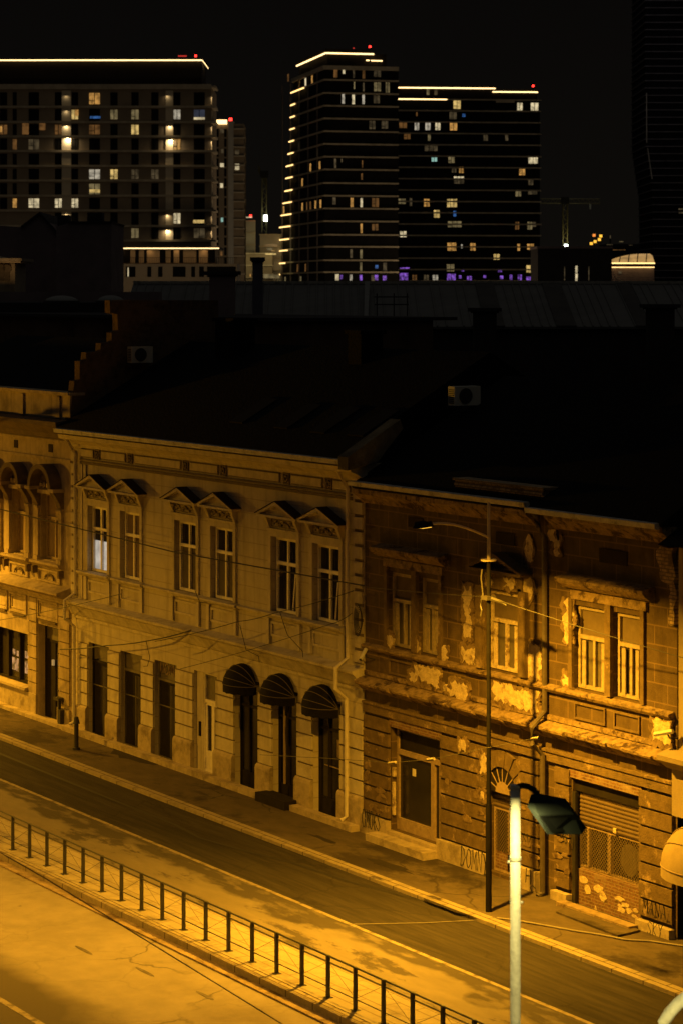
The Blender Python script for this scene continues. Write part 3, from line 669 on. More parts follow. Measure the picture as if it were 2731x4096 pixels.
for a, b in ((1.4, 4.75), (9.8, 13.2)):
    MB().box(a + .25, b - .25, -.06, .025, 7.5, 7.72).yz([(.025, 7.74), (-.12, 7.76), (-.3, 7.88), (-.36, 7.96), (-.36, 8.02), (.025, 8.1)], a, b).build('window_hood', brownm, h2)
    mq = 3.165 if a < 5 else 11.53
    MB().box(mq - .11, mq + .11, -.08, .025, 5.3, 7.5).build('mullion_pilaster', brownr, h2)
pd = MB(); m = 7.15; pd.box(5.98, 8.35, -.34, .025, 7.84, 7.92); pd.xz([(5.95, 7.925), (6.12, 7.925), (m, 8.26), (m, 8.38)], -.36, .025); pd.xz([(m, 8.38), (m, 8.26), (8.25, 7.925), (8.42, 7.925)], -.36, .025)
pd.xz([(6.2, 7.925), (8.15, 7.925), (m, 8.22)], -.06, .025); pd.build('pediment', brownr, h2)
MB().box(6.4, 8.05, -.05, .025, 7.4, 7.8).build('lintel', brownr, h2)
for x in (6.1, 8.0): MB().box(x, x + .26, -.12, .025, 5.3, 7.45).build('pilaster', brownr, h2)
# small attic vents
for px, py, w, h_ in ((2018, 2155, .8, .3), (2450, 2228, 1.05, .34), (1660, 2090, .7, .28)):
    x, z = F(px, py); MB().box(x - w / 2, x + w / 2, .0, .028, z - h_ / 2, z + h_ / 2).build('attic_vent', ironj, h2)
# rusticated ground floor
ST = [(.66, 1.9), (4.4, 5.6), (5.62, 6.46), (7.9, 8.72), (9.4, 10.0), (12.7, 13.9)]
for a, b in ST:
    mb = MB(); courses(mb, a, b, .55 if a < 9 else .3, 3.3, -.06, .025, .42, .06); q_ = mb.build('pier', brownr, h2); MB().box(a + .01, b - .01, -.005, .022, .5 if a < 9 else .25, 3.3).build('joints', ironj, q_)
    MB().box(a - .02, b + .02, -.16, .025, -.75, .52 if a < 9 else .22).build('plinth', stone, h2)
MB().box(1.9, 4.4, -.02, .025, 3.12, 3.34).build('lintel', brickm, h2)
MB().box(9.95, 12.75, -.02, .025, 3.1, 3.34).build('lintel', brickm, h2)
# voussoirs and fanlight over the middle door
fc, fz, fr0 = 7.17, 2.2, .68
vo = MB(); n = 9
for k in range(n):
    t0, t1 = math.pi * (k + .06) / n, math.pi * (k + .94) / n
    vo.prism([(fc + q * math.cos(t), -.07, fz + q * math.sin(t)) for q, t in ((fr0, t0), (fr0 + .42, t0), (fr0 + .42, t1), (fr0, t1))], (0, .095, 0))
vo.build('arch_voussoirs', brownr, h2)
fl = MB(); fl.xz([(fc + fr0 * math.cos(math.pi * k / 16), fz + fr0 * math.sin(math.pi * k / 16)) for k in range(17)], -.015, .02); flo = fl.build('fanlight', doorm, h2)
mb = MB()
for k in range(1, 8):
    t = math.pi * k / 8; c, s_ = math.cos(t), math.sin(t)
    mb.prism([(fc + .12 * c - .014 * s_, -.03, fz + .12 * s_ + .014 * c), (fc + fr0 * c - .014 * s_, -.03, fz + fr0 * s_ + .014 * c), (fc + fr0 * c + .014 * s_, -.03, fz + fr0 * s_ - .014 * c), (fc + .12 * c + .014 * s_, -.03, fz + .12 * s_ - .014 * c)], (0, .012, 0))
mb.xz([(fc + .3 * math.cos(math.pi * k / 10), fz + .3 * math.sin(math.pi * k / 10)) for k in range(11)], -.025, -.016)
mb.build('fanlight_bar', wframe_b, flo)
latm = mk('dark lattice wire', (.11, .08, .048), .8, .2, 5)
def lattice(par, x0, x1, z0, z1, y, sp=.1, t=.009):
    mb = MB(); w, h_ = x1 - x0, z1 - z0
    for sgn in (1, -1):
        k = -h_
        while k < w:
            a, b = max(0, k), min(w, k + h_)
            za, zb = a - k, b - k
            if sgn < 0: za, zb = h_ - za, h_ - zb
            if b - a > .02: mb.prism([(x0 + a - t, y, z0 + za), (x0 + a + t, y, z0 + za), (x0 + b + t, y, z0 + zb), (x0 + b - t, y, z0 + zb)], (0, .008, 0))
            k += sp
    return mb.build('lattice_grille', latm, par)
def shutter(par, x0, x1, z0, z1, y):
    mb = MB(); n = int((z1 - z0) / .095); p = (z1 - z0) / n
    for k in range(n): mb.yz([(y + .03, z0 + k * p), (y, z0 + k * p + .012), (y - .012, z0 + (k + .5) * p), (y, z0 + (k + 1) * p - .012), (y + .03, z0 + (k + 1) * p)], x0, x1)
    return mb.build('roller_shutter', mk('brown shutter paint', (.10, .07, .038), .7, .15, 3), par)
# shop A: glazed front
a, b, c, d = SA
fr = MB(); frame_bars(fr, a, b, c, d, .2, .28, .08); fr.box(a + .08, b - .08, .19, .28, 2.36, 2.5); fr.box(3.62, 3.76, .19, .28, c + .08, 2.36); fr.box(4.0, 4.05, .2, .27, c + .08, 2.36)
fr.box(a + .08, 3.62, .2, .27, c + .08, .62)
sa = fr.build('shop_front', wframe_b, h2)
MB().box(a + .08, b - .08, .27, .275, c + .08, 2.36).build('glass', glassd, sa)
MB().box(a + .08, b - .08, .25, .27, 2.5, d - .08).build('transom_panel', doorm, sa)
MB().box(2.62, 2.78, .262, .268, 1.85, 2.05).build('notice', wframe, sa)
MB().box(1.97, 2.05, .03, .12, 1.75, 2.0).box(1.97, 2.05, .03, .1, .7, 1.6).parts('jamb_board', bare, h2)
MB().box(1.6, 4.42, -.6, -.165, -.05, .2).box(1.95, 4.32, -.16, .3, -.05, .29).build('doorstep', stone, h2)
# door B
a, b, c, d = SB
shutter(h2, a, b, 1.75, d, .18)
fr = MB(); frame_bars(fr, a, b, c, 1.75, .2, .27, .06); fr.box(7.1, 7.17, .2, .27, c + .06, 1.69); db = fr.build('door', wframe_b, h2)
MB().box(a, b, .27, .3, c, 1.75).build('door_panel', doorm, db)
lattice(db, a + .06, b - .06, .62, 1.69, .19)
MB().box(a + .06, b - .06, .2, .26, c + .06, .6).build('lower_panel', brickm, db)
# shop C
a, b, c, d = SC
MB().box(a, b, .1, .3, 2.78, d).build('shutter_box', doorm, h2)
sh = shutter(h2, a + .12, b - .06, 1.98, 2.78, .16)
MB().box(11.5, 11.62, .12, .15, 2.0, 2.12).build('lock_plate', bare, sh)
fr = MB(); frame_bars(fr, a, b, .88, 1.98, .2, .28, .07); fr.box(11.22, 11.34, .18, .28, .95, 1.91); fr.box(10.42, 10.5, .18, .28, .95, 1.91); sc_ = fr.build('shop_front', wframe_b, h2)
MB().box(a + .07, b - .07, .275, .28, .95, 1.91).build('glass', glassd, sc_)
lattice(sc_, a + .07, b - .07, .95, 1.91, .17)
MB().xz([(x, max(1.0, z)) for x, z in blob(12.0, 1.42, .36, .4, 16, .12)], .255, .262).build('torn_poster', doorb, sc_)
MB().box(a + .02, b, .14, .3, -.75, .87).build('stall_riser', brickm, h2)
MB().box(a - .02, a + .1, .02, .1, -.7, 2.75).build('jamb_post', iron, h2)
mb = MB()
for cx, cz, rx, rz in ((10.35, .62, .2, .09), (10.5, .42, .14, .12), (10.95, .52, .18, .1), (11.1, .35, .12, .1), (11.75, .46, .16, .06), (11.95, .35, .14, .05), (11.8, .2, .14, .06), (12.1, .25, .12, .07), (12.3, .15, .1, .05), (11.75, .3, .1, .04), (12.35, .3, .1, .05), (12.3, -.05, .07, .05)): mb.xz(blob(cx, cz, rx, rz, 10, .35), .128, .138)
mb.xz([(10.6, -.6), (11.15, -.55), (11.1, -.2), (10.95, -.12), (10.8, .1), (10.72, -.2)], .128, .138)
mb.parts('whitewash_patch', bare, h2)
struct(MB().prism([(10.6, -.9, .001), (13.1, -1.0, .001), (13.0, -.25, .001), (10.3, -.25, .001)], (0, 0, .05)).build('broken_paving', pave))
MB().box(10.0, 12.8, -.45, -.165, -.3, .1).build('doorstep', stoned, h2)
# flaked patches of bare render
worn = mk('worn undercoat', (.20, .145, .08), .95, .35, 8, .5, 22, dirt=(.09, .06, .034), dscale=4, dlo=.48, dhi=.6)
PAT = [('r', 5.42, 5.75, 6.0, 7.35), ('r', 5.35, 5.95, 5.3, 5.75), ('b', 8.25, 7.55, .22, .3), ('b', 8.3, 8.55, .16, .34), ('r', 8.15, 8.75, 5.32, 6.15), ('r', 8.0, 8.3, 5.4, 5.8),
       ('r', 3.15, 4.35, 4.5, 4.98), ('r', 2.9, 3.25, 4.55, 4.72), ('b', 7.05, 4.75, .24, .26), ('r', 6.8, 8.75, 4.52, 5.04), ('r', 4.85, 5.6, 4.38, 4.75), ('r', 4.55, 5.0, 4.45, 4.6),
       ('r', 9.75, 10.08, 6.45, 7.4), ('r', 9.75, 10.02, 5.3, 5.6), ('r', 1.72, 2.0, 5.3, 5.62), ('r', 3.05, 3.3, 5.3, 5.66), ('r', 4.32, 4.62, 5.28, 5.6),
       ('r', 9.35, 9.6, 8.55, 8.9), ('r', 9.15, 9.42, 8.9, 9.12), ('r', 6.25, 6.5, 2.6, 3.1), ('r', 5.35, 5.6, 3.0, 3.3), ('r', 6.3, 6.45, 1.9, 2.1), ('r', 7.3, 7.75, 7.5, 7.75), ('r', 6.45, 6.75, 7.5, 7.7), ('r', 13.2, 13.85, 4.5, 5.0)]
for p in PAT:
    pts = ragged(*p[1:]) if p[0] == 'r' else blob(*p[1:], 16, .2)
    y0 = -.066 if p[3] < 3.4 and p[0] == 'r' and p[4] < 3.4 else -.012
    if p[0] == 'r' and 7.4 < p[3] < 7.9 and p[1] < 8: y0 = -.062
    if p[3] < 5.1 and p[3] > 4: y0 = -.04
    PI_ = PAT.index(p); y0 -= .0012 * PI_
    halo = ragged(p[1] - .09, p[2] + .09, p[3] - .07, p[4] + .09) if p[0] == 'r' else blob(p[1], p[2], p[3] + .08, p[4] + .09, 18, .25)
    q_ = MB().xz(halo, y0 + .006, .0275 - .0003 * PI_).build('worn_paint_patch', worn, h2)
    MB().xz(pts, y0, .028).build('bare_render', bare, q_)
mb = MB()
for k in range(26):
    x = random.choice([random.uniform(4.45, 6.4), random.uniform(7.95, 8.65), random.uniform(9.45, 9.95), random.uniform(.8, 1.8)]); z = random.choice([.76, 1.18, 1.6, 2.0]) + random.uniform(-.12, .12)
    mb.xz(blob(x, z, random.uniform(.08, .25), random.uniform(.04, .1), 9, .4), -.066 - .0007 * k, -.055)
mb.parts('flaked_spot', worn, h2)
# rear pipes between the two halves
MB().tube([(9.05, -.4, 9.5), (9.05, -.3, 9.2), (9.05, -.08, 8.9), (9.05, -.08, 4.6), (9.05, -.48, 4.2), (9.05, -.48, 3.8), (9.05, -.14, 3.5), (9.05, -.14, .1), (9.05, -.3, 0)], .075, 8).build('downpipe', pipe_d, h2)
GLY = {'O': [[(.5 + .42 * math.cos(t), .5 + .5 * math.sin(t)) for t in [k * math.pi / 6 for k in range(13)]]], 'M': [[(.05, 0), (.15, 1), (.5, .35), (.85, 1), (.95, 0)]],
       '6': [[(.8, 1), (.35, .75), (.15, .3), (.5, 0), (.85, .28), (.5, .5), (.2, .35)]], 'S': [[(.9, .85), (.5, 1), (.15, .78), (.5, .52), (.85, .25), (.5, 0), (.1, .15)]],
       'D': [[(.12, 0), (.12, 1), (.6, .92), (.9, .5), (.55, .05), (.12, 0)]], 'N': [[(.1, 0), (.15, 1), (.8, 0), (.88, 1.1)]], 'Y': [[(.05, 1), (.5, .5), (.95, 1.1)], [(.5, .5), (.3, -.35)]],
       'V': [[(.05, 1), (.45, 0), (.95, 1)]], 'H': [[(.1, 0), (.12, 1)], [(.12, .5), (.85, .55)], [(.85, 1), (.9, 0)]], 'J': [[(.8, 1), (.75, .15), (.4, 0), (.1, .2)]],
       'A': [[(.05, 0), (.5, 1), (.95, 0)], [(.2, .4), (.8, .4)]], 'W': [[(.02, 1), (.25, 0), (.5, .7), (.72, 0), (.98, 1)]], 'K': [[(.1, 0), (.12, 1)], [(.85, 1), (.15, .5), (.9, -.05)]], 'E': [[(.85, .95), (.2, .9), (.12, .5), (.65, .52)], [(.12, .5), (.2, .05), (.9, .05)]]}
def graffiti(par, body, px, py, h, w, Y=-.165, r=.014, mat=None):
    x, z = F(px, py, Y); m = MB(); q = x
    for ch in body:
        for st in GLY[ch]: m.tube([(q + (a + random.uniform(-.04, .04) + .12 * b) * w * .9, Y, z + (b + random.uniform(-.04, .04)) * h) for a, b in st], r, 5)
        q += w
    return m.build('graffiti', mat or grafm, par)
graffiti(h2, 'OMO6S', 1447, 3305, .5, .19, -.162)
graffiti(h2, 'DOMNY', 1840, 3462, .5, .25, -.162)
graffiti(h2, 'SV', 2086, 3372, .26, .2, -.062, .014)
graffiti(h2, 'MSJ', 2238, 3368, .26, .17, -.062, .014)
graffiti(h2, 'H', 2098, 3530, .36, .28, -.162)
graffiti(h2, 'S', 2112, 3600, .4, .34, -.162, .012)
graffiti(h2, 'MANA', 2568, 3650, .32, .22, -.162, .011)
graffiti(h2, 'SKY', 2585, 3735, .3, .2, -.162, .01)
graffiti(h2, 'E', 2584, 3135, .2, .18, -.062, .014)
graffiti(h2, 'S', 2586, 3165, .2, .18, -.062, .014)
graffiti(h1, 'WOM', 640, 2690, .34, .34, .188, .03, wframe_b)

# ------------------------------------------------------------------ HOUSE 3 (edge of the frame)
h3m = mk('smooth ochre plaster', (.27, .22, .14), .9, .12, 2, .2, 30)
h3 = thing('corner_townhouse', 'pale smooth house at the right edge beside the run down house', 'house', (18, 0, 0))
mb = MB(); mb.box(14.22, 26, -.12, 9, 4.45, 9.2); mb.box(13.98, 26, -.12, 9, 2.9, 4.0); mb.box(14.9, 26, -.12, 9, -.75, 2.9); mb.box(13.98, 14.9, .3, 9, -.75, 2.9); mb.build('wall', h3m, h3)
MB().yz([(-.115, 3.98), (-.2, 4.0), (-.5, 4.22), (-.52, 4.34), (-.115, 4.45)], 13.9, 26).build('ledge', h3m, h3)
MB().xz(ragged(13.55, 14.0, 8.3, 9.1, .12, .1), -.1, .1).build('broken_corner', brickl, h3)
MB().xz(ragged(13.8, 14.0, 7.3, 8.3, .12, .07), -.08, .1).build('broken_corner', brickl, h3)
MB().box(13.98, 14.9, .2, .3, -.75, 2.9).build('door', doorm, h3)
MB().yz([(-.6, 9.2), (4.8, 12.3), (9.5, 9.2)], 14.05, 26).build('roof', rooft, h3)
aw = thing('round_awning', 'pale rounded shop awning cut by the right edge of the photo', 'awning', (14.9, -.12, 1.9))
c = 15.33; mb = MB(); vs = []; nf, nt_ = 8, 16
for u in range(nf + 1):
    for w in range(nt_ + 1):
        ph, t = u / nf * math.pi / 2, w / nt_ * math.pi
        vs.append((c + 1.25 * math.cos(t), -.13 - 1.0 * math.sin(ph) * math.sin(t), 1.95 + 1.05 * math.cos(ph) * math.sin(t)))
fs = [(u * (nt_ + 1) + w, u * (nt_ + 1) + w + 1, (u + 1) * (nt_ + 1) + w + 1, (u + 1) * (nt_ + 1) + w) for u in range(nf) for w in range(nt_)]
b0 = len(vs)
for w in range(nt_ + 1): p = vs[nf * (nt_ + 1) + w]; vs.append((p[0], p[1], 1.7))
fs += [(nf * (nt_ + 1) + w, nf * (nt_ + 1) + w + 1, b0 + w + 1, b0 + w) for w in range(nt_)]
mb.add(vs, fs).build('canopy', awn_y, aw, True)
for k in (.3, .6, 1):
    MB().tube([(c + 1.255 * math.cos(t), -.14 - 1.0 * math.sin(k * math.pi / 2) * math.sin(t), 1.96 + 1.05 * math.cos(k * math.pi / 2) * math.sin(t)) for t in [math.pi * w / 20 for w in range(21)]], .012, 5).build('hoop', wframe_b, aw)

# ------------------------------------------------------------------ small things on the houses
def ac_unit(px0, px1, py0, py1, X, label):
    (ya, zt), (yb, zb) = XP(px0, py0, X), XP(px1, py1, X)
    t = thing('air_conditioner', label, 'air conditioner', (X, (ya + yb) / 2, zb), 'air conditioner units on the rear walls')
    MB().box(X - .32, X, ya, yb, zb, zt).build('casing', acm, t)
    cy, cz, r_ = ya + (yb - ya) * .42, (zt + zb) / 2, (zt - zb) * .40
    g = MB(); g.prism([(X + .004, cy + r_ * math.cos(q), cz + r_ * math.sin(q)) for q in [2 * math.pi * k / 24 for k in range(24)]], (.012, 0, 0)).build('fan', acd, t)
    mb = MB()
    for rr in (.35, .7, 1.0): mb.tube([(X + .022, cy + r_ * rr * math.cos(q), cz + r_ * rr * math.sin(q)) for q in [2 * math.pi * k / 20 for k in range(21)]], .006, 4)
    mb.build('fan_guard', acd, g and t.children[-1])
    mb = MB()
    for k in range(8): mb.box(X - .28, X - .04, ya - .012, ya + .001, zb + .06 + k * (zt - zb - .12) / 8, zb + .09 + k * (zt - zb - .12) / 8)
    mb.build('side_vent', acd, t)
    MB().box(X - .34, X + .02, ya + .1, ya + .14, zb - .06, zb).box(X - .34, X + .02, yb - .14, yb - .1, zb - .06, zb).build('bracket', iron, t)
ac_unit(527, 612, 1386, 1450, -17.6, 'air conditioner unit on the tall brick gable wall')
ac_unit(1817, 1921, 1546, 1620, 1.3, 'air conditioner unit standing out of the black roofs on the right')
def sec_cam(px, py, Y, ang, label, tilt=-.35, l=.34):
    x, z = F(px, py, Y)
    t = thing('security_camera', label, 'security camera', (x, Y, z), 'security cameras on the house corners')
    d = Vector((math.cos(ang), math.sin(ang), tilt)).normalized() * l / 2; c = Vector((x, Y, z))
    MB().tube([c - d, c + d], .055, 8).build('housing', acm, t); MB().tube([c + d, c + d * 1.05], .045, 8).build('lens', acd, t)
    MB().tube([c - d * .3, c - d * .3 + Vector((0, .1, -.14)), (x + .05, .0, z - .16)], .02, 6).build('bracket', iron, t)
sec_cam(1452, 2618, -.35, R(-60), 'white security camera at the corner between the cream and run down houses', -.8, .4)
sec_cam(2653, 2932, -.4, R(200), 'long white security camera beside the pale house at the right edge', -.25, .5)
bo = thing('bollard', 'short dark iron post standing on the pavement before the cream house', 'bollard', (-14.48, -1.54, 0))
MB().tube([(-14.48, -1.54, 0), (-14.48, -1.54, .08)], .13, 12).tube([(-14.48, -1.54, .08), (-14.48, -1.54, .86)], .075, 12).build('post', iron, bo)
MB().tube([(-14.48, -1.54, .86), (-14.48, -1.54, .92), (-14.48, -1.54, .98), (-14.48, -1.54, 1.08)], .12, 12, .07).build('cap', iron, bo)

# ------------------------------------------------------------------ street lamps
def area(name, loc, power, col, size, parent=None, rot=(0, 0, 0), spread=180):
    l = bpy.data.lights.new(name, 'AREA'); l.shape = 'DISK'; l.size = size; l.energy = power; l.color = col; l.spread = R(spread)
    o = bpy.data.objects.new(name, l); COL.objects.link(o); o.location = loc; o.rotation_euler = rot
    if parent: o.parent = parent
    return o
SOD = (1, .452, .02)
def street_lamp(loc, label, power, arm=(1.45, -3.0), hz=9.62):
    t = thing('street_lamp', label, 'street lamp', loc, 'tall street lamps along the houses'); x, y = loc[0], loc[1]
    MB().tube([(x, y, 0), (x, y, 2.6)], .075, 12).tube([(x, y, 2.6), (x, y, 8.52)], .056, 12, .05).build('post', postm, t)
    MB().tube([(x, y, 8.52), (x, y, 9.92)], .045, 10, .035).build('upper_post', postl, t)
    MB().tube([(x, y, 8.5), (x, y, 8.54)], .19, 16).build('collar', postl, t)
    ax, ay = arm; pts = []
    for k in range(9):
        q = k / 8; pts.append((x + ax * q * .85, y + ay * q * .85, 9.07 + (hz - 9.07) * math.sin(q * math.pi / 2)))
    MB().tube(pts, .03, 8).build('arm', postl, t)
    e = Vector((x + ax * .85, y + ay * .85, hz)); d = Vector((ax, ay, 0)).normalized(); n = Vector((-d.y, d.x, 0))
    hd = MB(); A = lambda a, b, c: tuple(e + d * a + n * b + Vector((0, 0, c)))
    hd.add([A(-.05, -.07, -.04), A(.1, -.15, -.04), A(.6, -.13, -.04), A(.72, -.05, -.04), A(.72, .05, -.04), A(.6, .13, -.04), A(.1, .15, -.04), A(-.05, .07, -.04),
            A(-.02, -.05, .04), A(.13, -.1, .09), A(.55, -.09, .08), A(.66, -.03, .03), A(.66, .03, .03), A(.55, .09, .08), A(.13, .1, .09), A(-.02, .05, .04)],
           [tuple(range(8)), tuple(range(8, 16))] + [(i, (i + 1) % 8, 8 + (i + 1) % 8, 8 + i) for i in range(8)])
    h_ = hd.build('lamp_head', postm, t)
    MB().prism([A(.12, -.11, -.045), A(.5, -.1, -.045), A(.5, .1, -.045), A(.12, .11, -.045)], (0, 0, -.014)).build('lens', sodium, h_)
    p = e + d * .31 + Vector((0, 0, -.085)) - Vector(loc)
    area('lamp_light', p, power, SOD, .22, t, (0, 0, 0), 148)
    return t
P1 = street_lamp((9.59, -2.18, 0), 'tall dark street lamp with curved arm before the run down house', 4200)
x = 9.59
for dz in (7.45, 7.62): pass
MB().tube([(x - .1, -2.3, 8.3), (x - .12, -2.32, 8.1), (x - .1, -2.28, 7.7), (x - .09, -2.28, 7.62)], .022, 6).tube([(x - .06, -2.26, 7.6), (x - .14, -2.3, 7.55), (x - .17, -2.3, 7.4), (x - .12, -2.3, 7.3), (x - .16, -2.3, 7.15)], .022, 6).build('cable_loop', wireb, P1)
MB().box(x - .12, x + .12, -2.32, -2.05, 7.56, 7.66).tube([(x + .1, -2.18, 7.6), (x + .3, -2.0, 7.52), (x + .42, -1.95, 7.45)], .06, 6, .02).build('insulator_bracket', wireb, P1)
P2 = copy_tree(P1); P2.location = (-29.5, -2.18, 0); P2['label'] = 'tall dark street lamp by the ornate house, beyond the left edge'
# ------------------------------------------------------------------ near white lamp
nb = WD(2060, HY, 34.0); NF = Frame(2060, 34.0)
nl = thing('white_street_lamp', 'bright white street lamp pole with dark flat head in front of the road', 'street lamp', (nb.x, nb.y, -.7))
zt = WD(2060, 3150, 34).z
Q = lambda a, b, c: NF((a, b, c))
MB(NF).tube([(0, 0, -.74), (0, 0, zt)], .079, 16, .072).build('pole', postw, nl, True)
MB(NF).tube([(0, 0, zt - 1.02), (0, 0, zt - .98)], .086, 16).tube([(0, 0, zt - .02), (0, 0, zt + .03)], .08, 16).build('collar', postw, nl)
for dz, sx in ((-1.05, -.085), (-1.62, .085)): MB(NF).tube([(sx, 0, zt + dz), (sx * 1.25, -.01, zt + dz)], .02, 8).build('bolt', postw, nl)
MB(NF).tube([(0, 0, zt - .05), (.03, -.0, zt + .0), (.09, -.03, zt + .03), (.17, -.1, zt + .03), (.25, -.2, zt - .0), (.31, -.3, zt - .09)], .042, 8).build('arm', headm, nl)
def hull(T, pts, name, mat, par):
    bm = bmesh.new()
    for p in pts: bm.verts.new(T(p))
    bmesh.ops.convex_hull(bm, input=bm.verts); me = bpy.data.meshes.new(name); 
    off = par.location; bmesh.ops.translate(bm, verts=bm.verts, vec=-off); bm.to_mesh(me); bm.free()
    o = bpy.data.objects.new(name, me); o.parent = par; me.materials.append(mat); COL.objects.link(o); return o
hp = [(.20, .32, -.16), (.32, .34, -.15), (.70, .32, -.22), (.98, .1, -.585), (.90, .0, -.66), (.41, .0, -.66), (.14, .2, -.31), (.28, .02, -.385), (.78, .04, -.365), (.3, .4, -.5), (.8, .4, -.55)]
hd = hull(NF, [(a * .97, b - .62, zt + c * .97 + .115) for a, b, c in hp], 'lamp_head', headm, nl)
MB(NF).prism([(0.281, -.62, zt - 0.273), (0.747, -.60, zt - 0.254), (0.936, -.55, zt - 0.452), (0.446, -.64, zt - 0.501)], (NF.w * -.02)).build('lamp_cover', headd, nl)
LW = (1, .80, .25)
q = Vector(NF((-.06, -.75, zt - .13))); pole_fill_light = area('lamp_light', q - nl.location, 75, LW, .3, nl)  # set off the head, before the pole, to brighten the pole
q = Vector(NF((-.55, -1.3, zt - .10))); 
# curved lamp arm in the bottom right corner
cl = WD(2700, HY, 30.0); CF = Frame(2700, 30.0)
ca = thing('pale_lamp_arm', 'pale curved tube rising in the bottom right corner of the photo', 'lamp arm', tuple(CF((-.3, 0, -.7))))
zc = WD(2700, 4060, 30).z
MB(CF).tube([(-.28, 0, -.74), (-.28, 0, zc - 1.2), (-.27, 0, zc - .6), (-.25, 0, zc - .42), (-.21, 0, zc - .26), (-.15, 0, zc - .12), (-.07, 0, zc + .02), (.03, 0, zc + .13), (.14, 0, zc + .22), (.3, 0, zc + .3), (.6, 0, zc + .38)], .075, 14).build('tube', postw, ca, True)
MB(CF).tube([(-.28, 0, -.74), (-.28, 0, -.2)], .13, 14).build('base_sleeve', postw, ca)
MB(CF).tube([(.6, 0, zc + .38), (.78, -.7, zc + .7), (.75, -1.8, zc + 1.3), (.6, -3, zc + 1.8), (.3, -4.2, zc + 2.0)], .07, 10).build('arm', postw, ca)  # unseen continuation, added to carry the fill lamp
MB(CF).box(-.02, .5, -4.8, -4.2, zc + 2.0, zc + 2.12).build('lamp_head', headm, ca)
area('lamp_light', Vector(CF((.16, -4.5, zc + 1.94))) - ca.location, 800, LW, .3, ca)  # unseen lamp added to light the white pole and this tube

# ------------------------------------------------------------------ wires and cables
def wire(name, label, pts, r, m, sag=0.0, group=None):
    out = []
    for i in range(len(pts) - 1):
        a, b = Vector(pts[i]), Vector(pts[i + 1])
        for k in range(8): q = k / 8; p = a.lerp(b, q); p.z -= sag * 4 * q * (1 - q); out.append(p)
    out.append(Vector(pts[-1])); o = MB().tube(out, r, 6).build(name, m); return tag(o, label, 'cable', group)
def w3(px, py, Y): x, z = F(px, py, Y); return (x, Y, z)
OW = 'overhead wires along the houses'
wire('overhead_wire', 'dark taut wire crossing the upper windows of the ornate and cream houses', [w3(-60, 2022, -1.6), w3(700, 2209, -1.2), w3(1455, 2343, -.3)], .021, wirem, .0, OW)
wire('overhead_wire', 'pale thin wire through the street lamp hook across the run down house', [w3(1440, 2345, -.2), w3(1952, 2388, -2.15), w3(2731, 2632, -.8)], .009, wireb, .03, OW)
wire('overhead_wire', 'thin dark wire rising to the right across the ledge of the cream house', [w3(-30, 2486, -1.4), w3(485, 2376, -.35)], .012, wirem, .05, OW)
wire('overhead_wire', 'dark wire climbing from the ledge to the last window of the cream house', [w3(620, 2566, -1.2), w3(955, 2486, -.9), w3(1098, 2452, -.7), w3(1412, 2364, -.2)], .013, wirem, .04, OW)
wire('overhead_wire', 'thin wire slanting over the awnings of the cream house', [w3(722, 2676, -.6), w3(1317, 2498, -.6), w3(1408, 2452, -.2)], .010, wirem, .05, OW)
wire('cable_bundle', 'sagging bundle of cables below the ledge of the cream house', [w3(240, 2598, -.9), w3(430, 2582, -.6), w3(600, 2562, -.5), w3(765, 2521, -.45)], .022, wirem, .03)
lw = wire('contact_wire', 'pale trolley wire with bright insulators in front of the shop doors', [w3(1040, 3020, -3.5), w3(1300, 3034, -3.5), w3(1568, 3052, -3.5), w3(1722, 3039, -3.6), w3(2140, 2953, -3.6)], .007, wireb)
for px, py in ((1568, 3052), (1722, 3039), (2140, 2955)):
    a = Vector(w3(px - 14, py + 2, -3.5)); b = Vector(w3(px + 14, py - 2, -3.5))
    MB().tube([a, b], .035, 8).build('insulator', wirep, lw)
wire('ground_cable', 'pale thick cable snaking over the pavement past the foot of the dark lamp post', [G(a, b, .03) + (.03,) for a, b in ((1985, 3673), (2060, 3682), (2150, 3698), (2300, 3725), (2400, 3740), (2500, 3760), (2600, 3766), (2731, 3785), (2800, 3790))], .022, wirep)
wire('thin_ground_cable', 'thin cable lying straight across the dark lane to the kerb', [G(1390, 3699, -.06) + (-.06,), G(1700, 3693, -.06) + (-.06,), G(1900, 3683, -.06) + (-.06,), G(1975, 3672, .02) + (.02,)], .010, wirep)
wire('tram_wire', 'straight dark tram wire passing over the median kerb and pale road', [WD(-80, 3365, 45), WD(190, 3520, 43.6), WD(900, 3957, 40.3), WD(1180, 4130, 39.1)], .010, wirem)
coil = MB()
for k in range(5):
    c0 = Vector(w3(1437, 2480, -.12)); rr = .16 + .03 * k
    coil.tube([(c0.x + rr * .7 * math.cos(t), -.1 - .02 * k, c0.z + rr * 1.6 * math.sin(t)) for t in [2 * math.pi * q / 16 for q in range(17)]], .012, 5)
tag(coil.build('cable_coil', wirem), 'tangled coil of black cable on the corner of the cream house', 'cable')
lc = thing('loose_cable', 'loose black cables dangling over the ledge of the cream house', 'cable', (-8, -.3, 4.2))
for pts in ([(780, 2362), (800, 2410), (830, 2412)], [(1120, 2450), (1150, 2540), (1210, 2605), (1212, 2630)], [(960, 2500), (985, 2600), (1035, 2625), (1038, 2650)], [(585, 2565), (600, 2630), (590, 2665), (575, 2666)], [(437, 2310), (440, 2400)], [(570, 2340), (572, 2440)]):
    MB().tube([w3(a, b, -.46 if b > 2560 else -.2) for a, b in pts], .011, 5).build('strand', wirem, lc)

